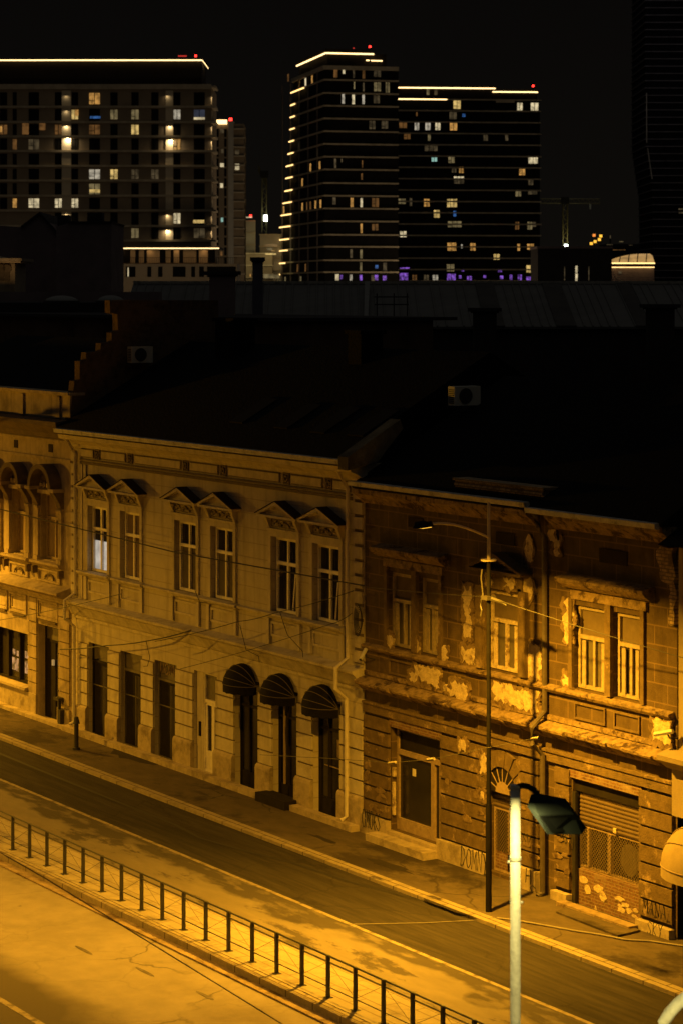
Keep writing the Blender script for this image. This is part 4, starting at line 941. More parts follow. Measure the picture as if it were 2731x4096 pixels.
# ------------------------------------------------------------------ middle distance
MF = Frame(1365, 128, .35)
wh = thing('warehouse', 'long warehouse with a ribbed grey metal roof behind the black roofs', 'warehouse', tuple(MF((0, 0, 0))))
u0, u1 = MF.hit(480, 1300)[0], MF.hit(2900, 1300)[0]
ze = MF.hit(1365, 1306)[1]; zr = MF.hit(1365, 1133, 9)[1]
MB(MF).box(u0, u1, .3, 17.5, 0, ze - .05).build('wall', silh2, wh)
mb = MB(MF); mb.yz([(0, ze), (9, zr), (18, ze), (18, ze - .12), (9, zr - .12), (0, ze - .12)], u0, u1)
u = u0 + .2
while u < u1:
    mb.prism([(u, -.0, ze + .01), (u + .07, -.0, ze + .01), (u + .07, 9, zr + .01), (u, 9, zr + .01)], (0, 0, .05)); u += random.choice((.45, .45, .5, .9))
rfw = mb.build('roof', whouse, wh)
mb = MB(MF); mb.box(u0, u1, 8.8, 9.2, zr - .02, zr + .14); mb.build('ridge_cap', zinc, rfw)
for px0, px1 in ((1940, 2018), (2225, 2305), (2545, 2600), (1010, 1040)):
    a, b = MF.hit(px0, 1300)[0], MF.hit(px1, 1300)[0]
    MB(MF).prism([(a, -.05, ze + .0), (b, -.05, ze + .0), (b, 9, zr + .03), (a, 9, zr + .03)], (0, 0, .06)).build('dark_panel', darkp, rfw)
a = MF.hit(1462, 1310)[0]; b = MF.hit(1478, 1150)[0]
MB(MF).prism([(a - .1, -.1, ze), (a + .1, -.1, ze), (b + .14, 8, zr), (b - .14, 8, zr)], (0, -.12, .12)).build('drain_pipe', vault, rfw)
rk = MB(MF); u_, z_ = MF.hit(1565, 1180, -.5)
for k in range(2): rk.box(u_ - .9, u_ + .9, -.5, -.45, z_ - .12 - .4 * k, z_ - .06 - .4 * k)
for k in (-.8, .1, .8): rk.box(u_ + k, u_ + k + .06, -.5, -.44, ze - .5, z_ + .1)
rk.build('roof_rack', silh2, rfw)
def chimney(px, w, y0, y1, dep, label, body, cap, z0=None, zb=None, dp=.8):
    fr = Frame(px, dep); s = dep / F_PX
    t = thing('chimney', label, 'chimney', tuple(fr((0, 0, 8.0))), 'chimneys rising behind the houses'); z1 = WD(px, y0, dep).z
    MB(fr).box(-w * s / 2, w * s / 2, 0, dp, 8.0, z1).build('shaft', body, t)
    MB(fr).box(-w * s * .72, w * s * .72, -.12, dp + .12, z1, z1 + 14 * s).box(-w * s * .6, w * s * .6, -.06, dp + .06, z1 - 6 * s, z1).build('cap', cap, t)
chimney(1030, 40, 1042, 1235, 104, 'tall slim bluish chimney with a black cap', conc_b, silh2)
chimney(888, 100, 1098, 1270, 100, 'wide low chimney stack left of the slim bluish one', silh, silh2, dp=1)
chimney(2645, 105, 1230, 1310, 110, 'broad dark chimney block before the metal roof on the right', silh2, silh2, dp=1)
chimney(1940, 90, 1245, 1310, 112, 'dark chimney block before the middle of the metal roof', silh2, silh2, dp=1)
# gabled silhouettes on the left
GF = Frame(160, 230)
gs = thing('gabled_house', 'dark gabled house silhouette at the far left under the lit apartment block', 'house', tuple(GF((0, 0, 0))))
pl = [GF.hit(a, b) for a, b in ((-80, 895), (90, 908), (160, 856), (215, 905), (248, 955), (248, 1180), (-80, 1180))]
pl[-1] = (pl[-1][0], 2); pl[-2] = (pl[-2][0], 2)
MB(GF).xz(pl, 0, 14).build('wall', silh, gs)
r0 = [GF.hit(a, b) for a, b in ((85, 912), (160, 856), (250, 957), (250, 949), (160, 846), (85, 903))]
MB(GF).xz(r0, -.3, 14.2).build('roof', silh2, gs)
a = GF.hit(215, 905); MB(GF).box(a[0], a[0] + 1.1, 3, 5, a[1] - 2, a[1] + 1.2).build('chimney', silh2, gs)
G2 = Frame(350, 215)
g2 = thing('block_house', 'dark flat topped house silhouette between the gabled house and the terraces', 'house', tuple(G2((0, 0, 0))))
pl = [G2.hit(a, b) for a, b in ((225, 905), (280, 890), (446, 890), (446, 1180), (225, 1180))]; pl[-1] = (pl[-1][0], 2); pl[-2] = (pl[-2][0], 2)
MB(G2).xz(pl, 0, 12).build('wall', silh, g2)
a, b = G2.hit(340, 890), G2.hit(400, 845)
MB(G2).box(a[0], b[0], 2, 4, a[1] - .5, b[1]).build('chimney', silh2, g2)
a, b = G2.hit(275, 890), G2.hit(450, 884); MB(G2).box(a[0], b[0], -.2, 12.2, a[1], b[1]).build('roof', silh2, g2)
CF2 = Frame(30, 175)
ch = thing('lit_corner_house', 'small ornate cornice lit warm at the far left edge', 'house', tuple(CF2((0, 0, 0))))
a, b = CF2.hit(-60, 1052), CF2.hit(60, 1130)
MB(CF2).box(a[0], b[0], 0, 6, 4, a[1]).build('wall', ochre, ch)
z1, z2 = CF2.hit(0, 1050)[1], CF2.hit(0, 1032)[1]; e = CF2.hit(86, 1040)[0]
MB(CF2).box(a[0], e, -.5, 6, z1, z1 + .1).box(a[0], e + .1, -.7, 6, z1 + .12, z2).prism([(a[0], -.6, z2), (CF2.hit(10, 1030)[0], -.6, z2), (a[0], -.6, CF2.hit(0, 1015)[1])], (0, 6, 0)).build('cornice', ochre, ch)
for px in (5, 30): u_ = CF2.hit(px, 1080)[0]; MB(CF2).box(u_ - .2, u_ + .2, -.12, .01, z1 - 1.3, z1 - .3).xz(blob(u_, z1 - .4, .32, .3, 10, .1), -.2, .01).build('window_hood', ochre_d, ch)
q = CF2((a[0] + 2, -2.2, z1 - 1.6))
area('lamp_light', q, 26, (1, .6, .25), .3, None, (R(180), 0, 0))

# ------------------------------------------------------------------ lit windows on far blocks
def lit_window(par, fr, x0, x1, y0, y1, mat, w=0.0, name='window', mull=1, framem=None):
    (a, zt), (b, zb) = fr.hit(x0, y0, w), fr.hit(x1, y1, w)
    m = MB(fr); m.box(a, b, w - .06, w - .012, zb, zt)
    if mull and b - a > 1.0:
        m.cur = 1
        n = 2 if b - a < 2.8 else 3
        for k in range(1, n): x = a + (b - a) * k / n; m.box(x - .07, x + .07, w - .1, w - .062, zb, zt)
        if random.random() < .5: z = zb + (zt - zb) * random.choice((.3, .36)); m.box(a + .02, a + (b - a) / n - .08, w - .1, w - .062, z - .06, z + .06)
    return m.build(name, [mat, framem or towerg], par)
c1 = lambda x, y: (x * .6378, 150 + y * .6378)
# ---- left apartment block
LF = Frame(845, 500)
lb = thing('apartment_block', 'wide brown apartment block with a bright line of light along its roof', 'building', tuple(LF((0, 0, 0))))
ul = LF.hit(-160, 600)[0]; zt = LF.hit(*c1(0, 300))[1]; zat = LF.hit(*c1(0, 140), 4)[1]
mb = MB(LF); mb.box(ul, 0, 0, 22, 0, zt); mb.build('wall', facade_b, lb)
mb = MB(LF); mb.box(ul, -2.2, 4, 20, zt, zat); mb.build('attic', facade_d, lb)
MB(LF).box(ul, -1.9, 3.6, 20.4, zat + .02, zat + .3).build('attic_roof', facade_d, lb)
m = MB(LF); u_ = LF.hit(*c1(1270, 150), 3.5)[0]; m.box(ul, u_, 3.45, 3.6, zat - .16, zat + .1); u2 = LF.hit(*c1(1308, 180), 14)[0]
m.prism([(u_, 3.45, zat - .16), (u2, 14, zat - .9), (u2, 14, zat - .66), (u_, 3.45, zat + .1)], (0, .12, 0)); m.build('light_strip', ledm, lb)
fl_y = [305, 432, 528, 618, 710, 803, 895, 990, 1083, 1180, 1272]
for i, y in enumerate(fl_y):
    z = LF.hit(*c1(600, y))[1]
    MB(LF).box(ul, .05, -.35, -.005, z - (.55 if i == 0 else .22), z + (.5 if i == 0 else .22)).box(.05, 1.0, -.35, 9, z - .2, z + .2).build('floor_edge', band_c, lb)
cols = [(0, 45), (80, 105), (180, 245), (345, 388), (450, 490), (560, 627), (693, 738), (825, 870), (950, 995), (1090, 1132), (1217, 1285)]
rows = [(345, 415), (450, 510), (545, 605), (635, 700), (730, 795), (825, 885), (915, 980), (1008, 1065), (1100, 1165), (1195, 1255)]
LIT = {(0, 5): 'do', (1, 4): 'y', (1, 6): 'dy', (1, 7): 'dy', (1, 9): 'w', (1, 10): 'bg', (2, 0): 'do', (2, 3): 'do', (2, 5): 'do', (2, 7): 'y', (3, 1): 'do', (3, 2): 'd', (3, 9): 'o',
       (5, 5): 'w', (5, 6): 'y', (5, 7): 'd', (5, 8): 'd', (6, 5): 'dy', (7, 1): 'o', (7, 2): 'yw', (7, 3): 'yw', (7, 4): 'yw', (8, 9): 'yw', (9, 7): 'dy', (0, 5): 'o', (9, 10): 'd'}
for i, (y0, y1) in enumerate(rows):
    for j, (x0, x1) in enumerate(cols):
        if i >= 8 and j < 6 and not (i == 8 and j in (3, 4)): continue
        k = LIT.get((i, j))
        p0, p1 = c1(x0, y0 - (0 if k else 4)), c1(x1, y1 + (0 if k else 8))
        lit_window(lb, LF, p0[0], p1[0], p0[1], p1[1], EM[k] if k else towerg)
for x0, x1, y0, y1, k in ((1217, 1285, 497, 512, 'yw'), (1213, 1282, 1142, 1163, 'y'), (562, 627, 950, 970, 'y'), (565, 630, 490, 505, 'b'), (140, 180, 535, 605, 'do'), (246, 285, 535, 578, 'do'), (0, 12, 555, 590, 'o'), (470, 492, 450, 488, 'o')):
    p0, p1 = c1(x0, y0), c1(x1, y1); lit_window(lb, LF, p0[0], p1[0], p0[1], p1[1], EM[k], -.07, 'lit_pane', 0)
for x0, x1 in ((388, 446), (1040, 1087)):
    p0, p1 = c1(x0, 330), c1(x1, 1270); (a, z1), (b, z0) = LF.hit(*p0), LF.hit(*p1)
    MB(LF).box(a, b, -.2, .0, z0, z1).build('pale_bay', facade_p, lb)
for (x, y, pw) in ((416, 535, 260), (430, 612, 1500), (1066, 535, 330), (1074, 622, 1500), (1050, 1190, 700), (416, 1090, 220), (1050, 1095, 160), (416, 440, 60), (1050, 345, 60), (416, 345, 40), (1330, 352, 250), (1338, 540, 260), (1338, 630, 420), (1335, 1105, 160), (1335, 1195, 320)):
    u_, z = LF.hit(*c1(x, y)); right = x > 1300
    area('facade_lamp', LF((.55 if right else u_, -.62 if not right else -.1, z - .5)), pw * .14, (1, .74, .4), .25, None, (0, 0, 0))
for y in range(10):
    y0, y1 = rows[y]; z0, z1 = LF.hit(*c1(1300, y1))[1], LF.hit(*c1(1300, y0))[1]
    MB(LF).box(.0, .12, .3, 3.5, z0, z1).build('balcony_wall', facade_p, lb)
for x, y, s in ((1228, 112, .42), (1145, 113, .18)):
    u_, z = LF.hit(*c1(x, y), 8); m = MB(LF)
    if s > .3: m.box(u_ - .22, u_ + .22, 7.8, 8.2, z - .22, z + .22); m.build('beacon', redm, lb); MB(LF).box(u_ - .08, u_ + .08, 7.9, 8.1, zat, z - s).build('mast', facade_d, lb)
    else: m.box(u_ - .9, u_ + .9, 7.9, 8.1, z - .12, z + .12); m.build('beacon', emit('dim red beacon', (1, .06, .04), .6), lb)
# terraces at its foot
TF = Frame(650, 440)
tb = thing('terrace_building', 'low terrace building with a bright light strip below the apartment block', 'building', tuple(TF((0, 0, 0))))
z1, z2, z3 = TF.hit(*c1(900, 1325))[1], TF.hit(*c1(900, 1415))[1], TF.hit(*c1(900, 1505))[1]
ua, ub = TF.hit(*c1(700, 1350))[0], TF.hit(*c1(1350, 1350))[0]; uc = TF.hit(*c1(1490, 1450))[0]
MB(TF).box(ua, ub, 0, 12, z2, z1).build('upper_wall', mk('terrace render', (.45, .33, .2), .9, .1, .3), tb)
MB(TF).box(ua - 1.5, uc, -2.2, 12, 0, z2 - .1).build('wall', mk('lower terrace render', (.4, .32, .22), .9, .12, .3), tb)
MB(TF).box(ua - .2, ub + 1, -1.2, 12.4, z1, z1 + .35).build('roof', silh2, tb)
u1_ = TF.hit(*c1(750, 1303), -1.2)[0]
m = MB(TF); m.box(ua, u1_, -1.4, -1.22, z1 - .1, z1 + .45); m.box(u1_, ub + .8, -1.35, -1.22, z1 + .02, z1 + .2); m.build('light_strip', ledm, tb)
for x0, x1 in ((772, 818), (850, 872), (905, 922), (1003, 1040), (1072, 1090), (1125, 1150), (1232, 1248), (1305, 1350)):
    p0, p1 = c1(x0, 1330), c1(x1, 1412); lit_window(tb, TF, p0[0], p1[0], p0[1], p1[1], towerg, mull=0)
for x0, x1 in ((720, 760), (790, 850), (925, 950), (993, 1020), (1085, 1165), (1200, 1225), (1250, 1280), (1300, 1480)):
    p0, p1 = c1(x0, 1435), c1(x1, 1500); lit_window(tb, TF, p0[0], p1[0], p0[1], p1[1], towerg, -2.2, mull=0)
p0, p1 = c1(801, 1440), c1(808, 1497); lit_window(tb, TF, p0[0], p1[0], p0[1], p1[1], EM['yw'], -2.25, mull=0)
m = MB(TF); u_ = ua
while u_ < uc: m.box(u_, u_ + .05, -2.15, -2.1, z2 - .1, z2 + 1.0); u_ += .32
m.box(ua, uc, -2.16, -2.09, z2 + 1.0, z2 + 1.06); m.build('railing', towerg, tb)
for k in range(4):
    area('terrace_lamp', TF((ua + 2 + (ub - ua - 4) * k / 3, -.7, z1 - .1)), 8, (1, .6, .25), 1.0)
# ---- slim tower
SF = Frame(918, 600)
sb = thing('slim_tower', 'slim pale edged tower behind the right end of the apartment block', 'building', tuple(SF((0, 0, 0))))
ua, ub = SF.hit(*c1(1352, 700))[0], SF.hit(*c1(1530, 700))[0]; us0, us1 = SF.hit(*c1(1432, 700))[0], SF.hit(*c1(1466, 700))[0]; z1 = SF.hit(*c1(1450, 528))[1]
MB(SF).box(ua, us0 - .02, .5, 14, 0, z1).box(us1 + .02, ub, .8, 14, 0, z1 - .4).build('wall', facade_b, sb)
MB(SF).box(us0, us1, 0, 14, 0, z1 + .3).build('shaft', conc_l, sb)
m = MB(SF); m.box(ua, us0 - .3, -.1, .5, z1 - .5, z1 + .6); m.build('light_strip', ledm, sb)
u_, z = SF.hit(*c1(1445, 510)); MB(SF).box(u_ - .4, u_ + .4, 1, 1.8, z - .4, z + .4).build('beacon', redm, sb); MB(SF).box(u_ - .1, u_ + .1, 1.3, 1.5, z1, z - .4).build('mast', facade_d, sb)
y = 570
while y < 1490:
    z = SF.hit(*c1(1500, y))[1]; MB(SF).box(us1 + .03, ub + .3, -.1, .79, z - .16, z + .16).build('balcony', band_c, sb); y += 57
for x0, x1, y0, y1, k in ((1382, 1405, 570, 598, 'd'), (1388, 1403, 697, 722, 'd'), (1382, 1405, 786, 810, 'yw'), (1382, 1400, 912, 940, 'yw'), (1387, 1401, 1128, 1154, 'c'), (1383, 1396, 1340, 1366, 'do'), (1475, 1502, 790, 828, 'yw'), (1475, 1500, 702, 730, 'd')):
    p0, p1 = c1(x0, y0), c1(x1, y1); lit_window(sb, SF, p0[0], p1[0], p0[1], p1[1], EM[k], .49 if x0 < 1432 else .78, mull=0)
m = MB(SF)
for k in range(14): z = SF.hit(*c1(1400, 590 + 62 * k))[1]; MB(SF).box(ua + .3, ua + .8, .44, .5, z - 1.2, z + .8).box(us0 - 1.0, us0 - .4, .44, .5, z - 1.2, z + .8).build('window', towerg, sb)
# ---- twin dark towers
c2 = lambda x, y: (900 + x * .6378, 150 + y * .6378)
c3 = lambda x, y: (1900 + x * .53, y * .53)
def corner_tower(px, dep, turn, px_right, ztop, floors, left_len, label, flare=0, name='corner_tower'):
    fr = Frame(px, dep, turn)
    t = thing(name, label, 'building', tuple(fr((0, 0, 0))))
    ur = fr.hit(px_right, 700)[0]
    return fr, t, ur
T1F, t1, ur = corner_tower(1300, 600, 12.9, 1592, 0, 0, 0, 'tall dark corner tower with short light dashes down its left edge')
TL = 62
yt = [185, 262, 345, 425, 505, 585, 665, 745, 825, 910, 990, 1070, 1150, 1235, 1310, 1395, 1470]
z = lambda y: T1F.hit(*c2(628, y))[1]
zs = [z(y) for y in yt]; zs.append(zs[-1] - 3.2)
flare = lambda i: -1.0 - .42 * max(0, i - 4) - .02 * max(0, i - 4) ** 2 if 0 else 0
def wpos(px, py, u=-.55):
    d = Vector(ray(px, py)); c = Vector((CX, CY, H)); o = Vector((T1F.o.x, T1F.o.y, 0)) + T1F.u * u
    t = (o - c).dot(T1F.u) / d.dot(T1F.u); return (c + d * t - o).dot(T1F.w)
DASH = {1: (415, 497, 262), 2: (413, 441, 350), 3: (411, 439, 427), 4: (409, 438, 503), 5: (403, 434, 580), 6: (397, 431, 657), 7: (386, 428, 733), 8: (383, 425, 808), 9: (378, 424, 883), 10: (366, 420, 959), 11: (354, 417, 1034), 12: (344, 411, 1110), 13: (334, 403, 1184), 14: (321, 394, 1258), 15: (303, 379, 1331), 16: (294, 346, 1403)}
TLS = []
for i in range(18):
    if i in DASH: x, y = c2(DASH[i][0], DASH[i][2]); TLS.append(wpos(x, y))
    else: TLS.append(None)
TLS[0] = TLS[1]; TLS[17] = TLS[16]
TL = TLS[0]
for i in range(len(zs)):
    zl = zs[i + 1] if i + 1 < len(zs) else 0
    MB(T1F).box(0, ur, 0, TLS[i] - .4, zl + .002, zs[i]).build('storey', towerg, t1)
zt1 = T1F.hit(*c2(632, 75), 3)[1]
MB(T1F).box(1.0, ur * .86, 2, TL - 3, zs[0], T1F.hit(*c2(632, 95), 2)[1]).build('penthouse', facade_d, t1)
zp = T1F.hit(*c2(632, 97), 1.6)[1]
MB(T1F).box(.6, ur * .66, 1.6, TL - 2, zp, zp + 1.2).build('roof', facade_d, t1)
m = MB(T1F); m.box(.6, T1F.hit(*c2(932, 104), 1.5)[0], 1.44, 1.58, zp - .1, zp + .28); m.box(.42, .58, 1.58, TL - 2, zp - .1, zp + .28); m.parts('light_strip', ledm, t1)
a, b = T1F.hit(*c2(912, 142), 1), T1F.hit(*c2(984, 142), 1); m = MB(T1F); m.box(a[0], b[0], .9, 1.0, a[1] - .15, a[1] + .15); a, b = T1F.hit(*c2(882, 140), 1), T1F.hit(*c2(903, 140), 1); m.box(a[0], b[0], .9, 1.0, a[1] - .15, a[1] + .15); m.parts('light_strip', ledm, t1)
for i, zz in enumerate(zs):
    h_ = .5 if i == 0 else .2
    m = MB(T1F); m.box(-.4, ur, -.5, -.002, zz - h_, zz + h_); m.box(-.5, -.002, 0, TLS[i], zz - h_, zz + h_); m.build('floor_edge', band_c, t1)
    if i in DASH:
        x0, x1, y = DASH[i]; x0, y0 = c2(x0, y); x1, _ = c2(x1, y)
        w0, w1 = wpos(x1, y0), wpos(x0, y0)
        MB(T1F).box(-.72, -.52, w0, w1, zz - .34, zz - .02).build('light_strip', led2, t1)
for k in range(5):
    w_ = 8 + 11 * k
    MB(T1F).box(-.3, .0, w_, w_ + .5, 0, zs[0]).build('facade_fin', band_d, t1)
WT1 = [(682, 706, 185, 248, 'do'), (736, 751, 195, 225, 'yw'), (860, 876, 195, 255, 'do'), (932, 975, 200, 245, 'd'), (800, 812, 190, 250, 'd'), (932, 975, 278, 335, 'dy'), (1005, 1030, 278, 343, 'dy'), (805, 813, 275, 320, 'dy'), (862, 872, 280, 335, 'd'),
       (732, 748, 352, 412, 'w'), (795, 811, 355, 415, 'yw'), (858, 873, 355, 415, 'w'), (930, 968, 360, 410, 'd'), (903, 940, 520, 572, 'd'), (980, 1020, 520, 570, 'd'), (685, 698, 757, 818, 'd'), (727, 735, 757, 780, 'd'), (856, 863, 768, 815, 'do'), (851, 861, 850, 890, 'do'),
       (785, 803, 1003, 1062, 'o'), (847, 861, 1005, 1062, 'yw'), (920, 962, 1005, 1062, 'do'), (675, 695, 1000, 1045, 'd'), (847, 860, 1165, 1225, 'o'), (920, 958, 1167, 1208, 'do'), (783, 798, 1325, 1380, 'd'), (845, 860, 1327, 1385, 'dy'), (844, 858, 1408, 1465, 'dy'), (940, 958, 1425, 1447, 'b'),
       (990, 1012, 1410, 1460, 'd'), (692, 715, 1482, 1522, 'yw'), (722, 735, 1487, 1515, 'p'), (780, 796, 1485, 1522, 'w'), (842, 858, 1487, 1522, 'p'), (915, 935, 1487, 1525, 'd'), (937, 958, 1487, 1522, 'p'), (987, 1010, 1492, 1522, 'p')]
for x0, x1, y0, y1, k in WT1:
    p0, p1 = c2(x0, y0), c2(x1, y1); lit_window(t1, T1F, p0[0], p1[0], p0[1], p1[1], EM[k])
for wv, y, k in ((14, 235, 'o'), (22, 250, 'yw'), (30, 255, 'o'), (26, 830, 'o'), (16, 828, 'o'), (5, 815, 'o'), (26, 1065, 'o'), (16, 1063, 'do'), (4, 1060, 'o'), (30, 660, 'dy'), (20, 1020, 'do'), (10, 1018, 'o'), (50, 1068, 'o'), (22, 1432, 'do'), (32, 1430, 'do'), (28, 1500, 'dy'), (48, 1500, 'dy'), (56, 1500, 'd'), (44, 180, 'do'), (8, 715, 'd')):
    zz = z(y) if 0 else T1F.hit(*c2(600, y))[1]; i = min(range(len(zs)), key=lambda q: abs(zs[q] + 1.5 - zz)); zz = zs[i] + .35
    MB(T1F).box(-.06, -.012, wv, wv + 1.7, zz, zz + 2.0).build('window', EM[k], t1)
for x, y, s in ((907, 54, .42), (805, 64, .22)):
    u_, zz = T1F.hit(*c2(x, y), 12); MB(T1F).box(u_ - s * .6, u_ + s * .6, 11.8, 12.2, zz - s * .6, zz + s * .6).build('beacon', redm if s > .3 else MATS['dim red beacon'], t1); MB(T1F).box(u_ - .08, u_ + .08, 11.9, 12.1, zp + 1, zz - s).build('mast', facade_d, t1)
# second tower, joined behind
T2F, t2, ur = corner_tower(1588, 687, 6, 2158, 0, 0, 0, 'broad dark tower with purple lit ground floors right of the corner tower', name='broad_tower')
zt2 = T2F.hit(*c2(1300, 385))[1]
y2 = [385 + 71.2 * k for k in range(17)]
zs2 = [T2F.hit(*c2(1300, y))[1] for y in y2]
MB(T2F).box(.05, ur, 0, 24, 0, zs2[0]).build('wall', towerg, t2)
zq = T2F.hit(*c2(1100, 312), 1.2)[1]; zq2 = T2F.hit(*c3(160, 690), 1)[1]; ue = T2F.hit(*c3(152, 678), 1.2)[0]
MB(T2F).box(.05, ue, 1.4, 22, zs2[0], zq + .9).box(ue + .01, ur - .6, 1.2, 22, zs2[0], zq2 + .8).build('penthouse', facade_d, t2)
m = MB(T2F); m.box(.2, ue, 1.2, 1.38, zq - .15, zq + .22); m.box(ue - .9, T2F.hit(*c3(472, 697), 1)[0], .98, 1.15, zq2 - .15, zq2 + .2); zz = T2F.hit(*c2(1100, 384), -.6)[1]; m.box(.2, T2F.hit(*c2(1390, 390), -.6)[0], -.72, -.56, zz - .15, zz + .2); m.build('light_strip', ledm, t2)
a, b = T2F.hit(*c3(155, 745), -.8), T2F.hit(*c3(295, 772), -.8); MB(T2F).box(a[0], b[0], -.8, -.6, b[1], a[1]).build('balcony_front', mk('lit balcony front', (.5, .42, .3), .9, .1, .5), t2)
for i, zz in enumerate(zs2):
    MB(T2F).box(.06, ur + .3, -.5, -.002, zz - .22, zz + .18).build('floor_edge', band_c, t2)
WT2 = [(1430, 1475, 392, 445, 'y'), (1405, 1450, 465, 510, 'd'), (1485, 1505, 475, 495, 'b'), (1195, 1205, 465, 490, 'do'), (1090, 1138, 525, 565, 'do'), (1187, 1215, 527, 578, 'w'), (1254, 1286, 527, 578, 'w'), (1316, 1348, 530, 578, 'yw'), (1408, 1453, 530, 580, 'o'), (1120, 1160, 595, 635, 'do'), (1270, 1287, 605, 645, 'dy'),
       (1250, 1330, 675, 710, 'd'), (1293, 1327, 750, 775, 'c'), (1398, 1437, 738, 785, 'dy'), (1420, 1448, 810, 845, 'd'), (1465, 1493, 808, 848, 'o'), (1433, 1495, 869, 880, 'yw'), (1433, 1497, 885, 915, 'd'), (1080, 1130, 1008, 1042, 'dy'), (1155, 1170, 1005, 1055, 'd'), (1245, 1280, 1010, 1058, 'o'), (1390, 1452, 1010, 1062, 'y'),
       (1307, 1343, 1080, 1128, 'y'), (1430, 1447, 1085, 1120, 'b'), (1395, 1480, 1150, 1188, 'dy'), (1095, 1135, 1213, 1250, 'yw'), (1392, 1447, 1285, 1335, 'o'), (1477, 1487, 1295, 1320, 'w'), (1535, 1568, 1288, 1335, 'o'), (1388, 1435, 1420, 1465, 'dy'), (1262, 1280, 318, 358, 'dy'), (1310, 1330, 325, 358, 'd'),
       (1092, 1145, 1475, 1520, 'p'), (1172, 1200, 1487, 1525, 'do'), (1245, 1275, 1487, 1525, 'd'), (1300, 1333, 1487, 1525, 'w'), (1390, 1443, 1480, 1522, 'p'), (1465, 1480, 1490, 1510, 'p'), (1515, 1545, 1495, 1520, 'p'), (1478, 1497, 1450, 1466, 'p'), (1095, 1155, 1440, 1450, 'p')]
W3 = [(315, 355, 772, 830, 'yw'), (418, 475, 772, 832, 'yw'), (60, 95, 1015, 1060, 'd'), (225, 247, 1015, 1060, 'd'), (400, 470, 1185, 1232, 'yw'), (330, 375, 1272, 1320, 'o'), (400, 437, 1350, 1395, 'd'), (303, 345, 1432, 1480, 'dy'), (397, 467, 1432, 1465, 'd'), (300, 330, 1672, 1730, 'do'), (392, 430, 1672, 1730, 'dy'), (433, 458, 1672, 1710, 'd'),
      (317, 336, 1838, 1890, 'o'), (390, 440, 1838, 1882, 'o'), (137, 183, 1915, 1957, 'y'), (385, 453, 2000, 2055, 'y'), (60, 80, 2075, 2095, 'p'), (185, 210, 2078, 2105, 'p'), (258, 278, 2070, 2110, 'p'), (320, 350, 2070, 2130, 'p'), (385, 435, 2085, 2130, 'p'), (170, 200, 2038, 2052, 'p')]
for L_, cc in ((WT2, c2), (W3, c3)):
    for x0, x1, y0, y1, k in L_:
        p0, p1 = cc(x0, y0), cc(x1, y1); lit_window(t2, T2F, p0[0], p1[0], p0[1], p1[1], EM[k], 1.38 if y0 < 330 and cc is c2 else 0)
u_, zz = T2F.hit(*c3(436, 645), 8); MB(T2F).box(u_ - .28, u_ + .28, 7.7, 8.3, zz - .28, zz + .28).build('beacon', redm, t2); MB(T2F).box(u_ - .1, u_ + .1, 7.9, 8.1, zq2, zz - .5).build('mast', facade_d, t2)
# ---- dark twisted tower at the right edge
DF = Frame(2640, 820)
dt = thing('dark_glass_tower', 'very tall unlit glass tower with faint floor lines at the right edge', 'building', tuple(DF((0, 0, 0))))
def left_edge(y):
    if y < 575: return 2584 - 1.0 * math.sin(y / 575 * 3.1)
    if y < 760: return 2585 + (y - 575) / 185 * 27
    return 2612 + (y - 760) / 400 * 6
k = 0; y = -60
while y < 1150:
    a, z1 = DF.hit(left_edge(y), y); _, z0 = DF.hit(2600, y + 29.2); ur = DF.hit(2860, y)[0]
    MB(DF).box(a, ur, 0, 40, z0 + .02, z1).build('storey', towerg, dt)
    MB(DF).box(a - .5, ur, -.6, 40, z1 - .3, z1 + .012).build('floor_edge', band_d, dt)
    y += 29.2
for y0, y1 in ((370, 570), (590, 715)):
    pts = []
    for q in range(9): yy = y0 + (y1 - y0) * q / 8; a, zz = DF.hit(left_edge(yy) + 2, yy, -.7); pts.append((a, -.7, zz))
    MB(DF).tube(pts, .18, 6).build('corner_trim', band_c, dt)
for px, py in ((2722, 835), (2724, 850)): a, zz = DF.hit(px, py, -.7); MB(DF).box(a - .8, a + .8, -.75, -.62, zz - .25, zz + .25).build('lit_pane', EM['d'], dt)
# ---- cranes
def crane(px, dep, y_top, y_bot, jib, label, lit=None):
    fr = Frame(px, dep); s = dep / F_PX
    t = thing('tower_crane', label, 'crane', tuple(fr((0, 0, 0))), 'tower cranes behind the towers'); zt = WD(px, y_top, dep).z; zb = WD(px, y_bot, dep).z; w = 9 * s
    m = MB(fr)
    for a, b in ((-w, -w), (w, -w), (w, w), (-w, w)): m.tube([(a, b, 0), (a, b, zt)], .2, 4)
    n = int((zt) / (2 * w)); 
    for k in range(n):
        z0, z1 = zt * k / n, zt * (k + 1) / n; sg = 1 if k % 2 else -1
        m.tube([(-w * sg, -w, z0), (w * sg, -w, z1)], .12, 4); m.tube([(w, -w * sg, z0), (w, w * sg, z1)], .12, 4)
    m.build('mast', cranem, t)
    j = MB(fr); (x0, y0), (x1, y1) = jib; a, za = (x0 - px) * s, WD(px, y0, dep).z; b, zb_ = (x1 - px) * s, WD(px, y1, dep).z
    j.tube([(a, 0, za), (b, 0, zb_)], .2, 4); j.tube([(a, 0, za + 1.4), (b, 0, zb_ + 1.4)], .14, 4)
    n = 24
    for k in range(n): p, q = k / n, (k + 1) / n; j.tube([(a + (b - a) * p, 0, za + (zb_ - za) * p + (1.4 if k % 2 else 0)), (a + (b - a) * q, 0, za + (zb_ - za) * q + (0 if k % 2 else 1.4))], .1, 4)
    j.build('jib', cranem, t)
    MB(fr).box(-1.2, 1.2, -1, 1, zt - 1.5, zt + .6).build('cab', facade_d, t)
    return fr, t
fr, t = crane(2259, 760, 795, 1000, ((2160, 811), (2400, 812)), 'tower crane with a glowing mast right of the broad tower')
